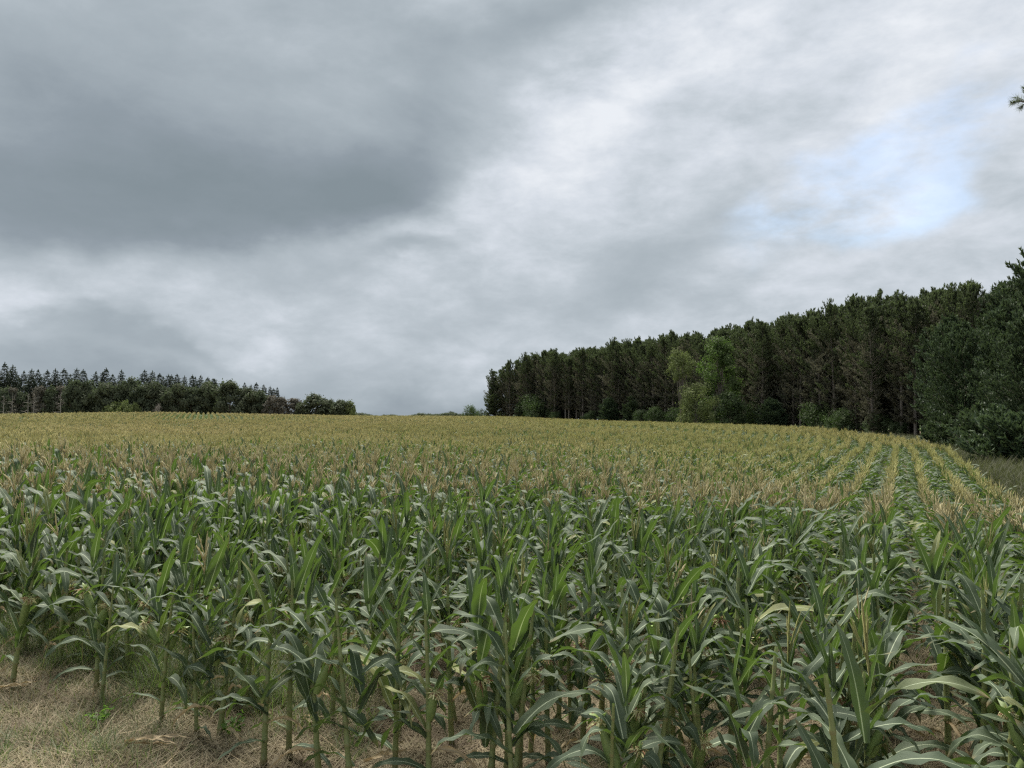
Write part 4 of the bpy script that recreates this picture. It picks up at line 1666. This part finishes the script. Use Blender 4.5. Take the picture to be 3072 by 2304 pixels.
tips = [(-40, 95, 0), (-15, 110, 0), (22, 80, 0), (52, 125, 2), (85, 98, 0), (112, 150, 3), (135, 130, 0), (175, 120, 0), (198, 160, 3), (215, 122, 0), (250, 165, 3), (285, 125, 0), (318, 170, 3),
        (350, 118, 0), (390, 118, 0), (425, 150, 2), (460, 115, 0), (500, 122, 0), (550, 132, 0), (605, 135, 0), (632, 113, 0), (660, 150, 2), (725, 125, 0),
        (825, 175, 2), (870, 125, 0), (912, 130, 0), (955, 145, 0), (985, 165, 2), (1020, 152, 0), (1042, 155, 2), (1070, 150, 0), (1110, 160, 0), (1145, 152, 0), (1170, 165, 2), (1195, 155, 0), (1240, 168, 0),
        (1268, 175, 2), (1300, 175, 0), (1350, 195, 2), (1478, 200, 0), (1510, 212, 1), (1540, 200, 0), (1590, 212, 0), (1630, 222, 0), (1650, 235, 1), (1675, 228, 0)]
r_ = random.Random(41)
for i, (zx, zy, back) in enumerate(tips):
    px = zx / 2.011
    D = DL + r_.uniform(0, 8) + back * 3
    x, y = at(px, D)
    H = topH(x, y, zc(zy), D)
    nm = ordw(i + 1)
    plant_tree('spruce_tree', SPR[(i * 5 + i // 3) % 8], x, y, H, r_.uniform(0, 6.28), (r_.uniform(.9, 1.25) * H / 17,) * 2 + (H / 17,),
               f'dark pointed spruce in the far left wood, {nm} tip from the left', 'spruce', 'spruces of the far left wood').rotation_euler = (r_.gauss(0, .025), r_.gauss(0, .025), r_.uniform(0, 6.28))

masses = [  # zoom x, top row, half width (zoom px), kind, label
    (20, 225, 45, 'd', 'grey-green leafy tree at the left frame edge below the spruces'),
    (75, 215, 40, 'b', 'brownish thin tree near the left frame edge'),
    (125, 250, 45, 'd', 'dark low tree left of the white dead trunks'),
    (240, 205, 40, 'b', 'brown-twigged tree right of the white dead trunks'),
    (300, 225, 50, 'd', 'dark leafy tree under the sixth spruce tip'),
    (365, 205, 50, 'b', 'grey-brown tree with pale stems among the dark spruces'),
    (440, 175, 60, 'm', 'tall olive leafy tree between the left spruces'),
    (500, 215, 60, 'd', 'dark spreading tree behind the start of the bright shrub'),
    (545, 180, 50, 'm', 'grey-green tree left of the bright shrub'),
    (640, 195, 70, 'd', 'broad dark tree above the bright green shrub'),
    (710, 205, 60, 'd', 'dark tree behind the right part of the bright shrub'),
    (780, 165, 60, 'm', 'tall olive-grey tree right of the isolated spruce tip'),
    (860, 205, 60, 'd', 'dark leafy tree left of the white multi-stemmed dead tree'),
    (940, 190, 60, 'd', 'dark tree behind the white multi-stemmed dead tree'),
    (1010, 225, 50, 'm', 'olive tree right of the white multi-stemmed dead tree'),
    (1075, 200, 65, 'd', 'round grey-green tree in the middle of the left wood'),
    (1150, 220, 60, 'm', 'olive leafy tree in the middle right of the left wood'),
    (1240, 190, 70, 'd', 'broad dark tree right of the middle of the left wood'),
    (1385, 182, 78, 'd', 'tallest broad dark tree of the left wood'),
    (1500, 228, 62, 'm', 'round lighter green tree beside the tallest broad tree'),
    (1570, 245, 55, 'd', 'dark round tree left of the pale dead-looking tree'),
    (1640, 265, 45, 'b', 'grey-brown thin tree near the right end of the left wood'),
    (1700, 280, 40, 'b', 'low greyish tree between the thin brown and pale pink trees'),
    (1775, 282, 50, 'b', 'pale pinkish-grey half-dead tree near the right end of the left wood'),
    (1815, 315, 30, 'd', 'low dark bush between the pale tree and the round dark tree'),
    (1905, 266, 75, 'd', 'large round dark tree near the right tip of the left wood'),
    (1985, 300, 50, 'd', 'middle-sized dark tree before the yellow-green end trees'),
    (2050, 300, 55, 'm', 'light green round tree, last but one of the left wood'),
    (2105, 315, 42, 'y', 'yellow-green small tree ending the left wood on the right'),
    (700, 320, 62, 'y', 'bright light green shrub in front of the dark left wood'),
    (755, 316, 42, 'y', 'bright light green shrub, taller right half of the front clump'),
    (818, 330, 28, 'y', 'small bright green shrub just right of the clump'),
    (655, 350, 30, 'y', 'low light green shrub at the left of the clump'),
]
for i, (zx, zy, hw, kd, lab) in enumerate(masses):
    px = zx / 2.011
    D = DL - 8 - (6 if kd == 'y' and zy >= 316 else 0) + (i % 3) * 1.5
    x, y = at(px, D)
    H = topH(x, y, zc(zy), D)
    pr = LB[kd][i % len(LB[kd])]
    h0, w0 = {'d': (12, 5.0), 'm': (12, 5.0), 'y': (7, 4.6), 'b': (10, 3.6)}[kd]
    Wm = hw / 2.011 / 2290 * D
    plant_tree('broadleaf_tree' if not (kd == 'y' and i > 28) else 'shrub', pr, x, y, H, i * 1.1, (Wm / w0 * 1.35, Wm / w0 * 1.35, H / h0), lab,
               'tree' if not (kd == 'y' and i > 28) else 'shrub', 'leafy trees of the far left wood' if not (kd == 'y' and i > 28) else 'bright shrubs before the left wood')
for i, (zx, zy, v, lab) in enumerate([(168, 195, 0, 'white dead trunk in the left wood, left one of the pair'), (200, 185, 1, 'white dead trunk in the left wood, right one of the pair'),
                                      (940, 318, 2, 'low white multi-stemmed dead tree at the front of the left wood'),
                                      (372, 200, 1, 'pale dead trunk between two spruces of the left wood'),
                                      (18, 210, 0, 'pale dead trunk at the very left of the left wood'),
                                      (72, 220, 1, 'pale dead trunk under the second spruce tip of the left wood')]):
    px = zx / 2.011
    D = DL - 14
    x, y = at(px, D)
    H = topH(x, y, zc(zy), D)
    h0 = (15, 14, 6)[v]
    plant_tree('dead_tree', DEAD[v], x, y, H, i, (1, 1, H / h0), lab, 'dead tree', 'dead trees of the left wood', ('trunk', 'branch'))


# ---- thin far-off wood on the horizon
def far_wood():
    n = 260
    D = rng.uniform(700, 780, n)
    px = rng.uniform(900, 1600, n)
    x = (px - 1536) / 2290 * D
    top = 1.4 + 1.1 * np.sin(px * .02) + .8 * np.sin(px * .071) + rng.normal(0, .5, n)
    z = tz(x, D)
    h = EYE + top - z
    c = lib('farlib', [LB['d'][0][1], LB['d'][1][1]])
    P = np.stack([x, D, z], 1)
    o = scatter('distant_wood', P, np.stack([0 * x, 0 * x, rng.uniform(0, 6, n)], 1), np.stack([np.full(n, 1.1)] * 2 + [h / 12], 1),
                rng.integers(0, 2, n), c)
    tag(o, 'thin line of distant trees on the horizon between the woods', 'distant wood', kind='stuff')


far_wood()
bpy.context.view_layer.update()
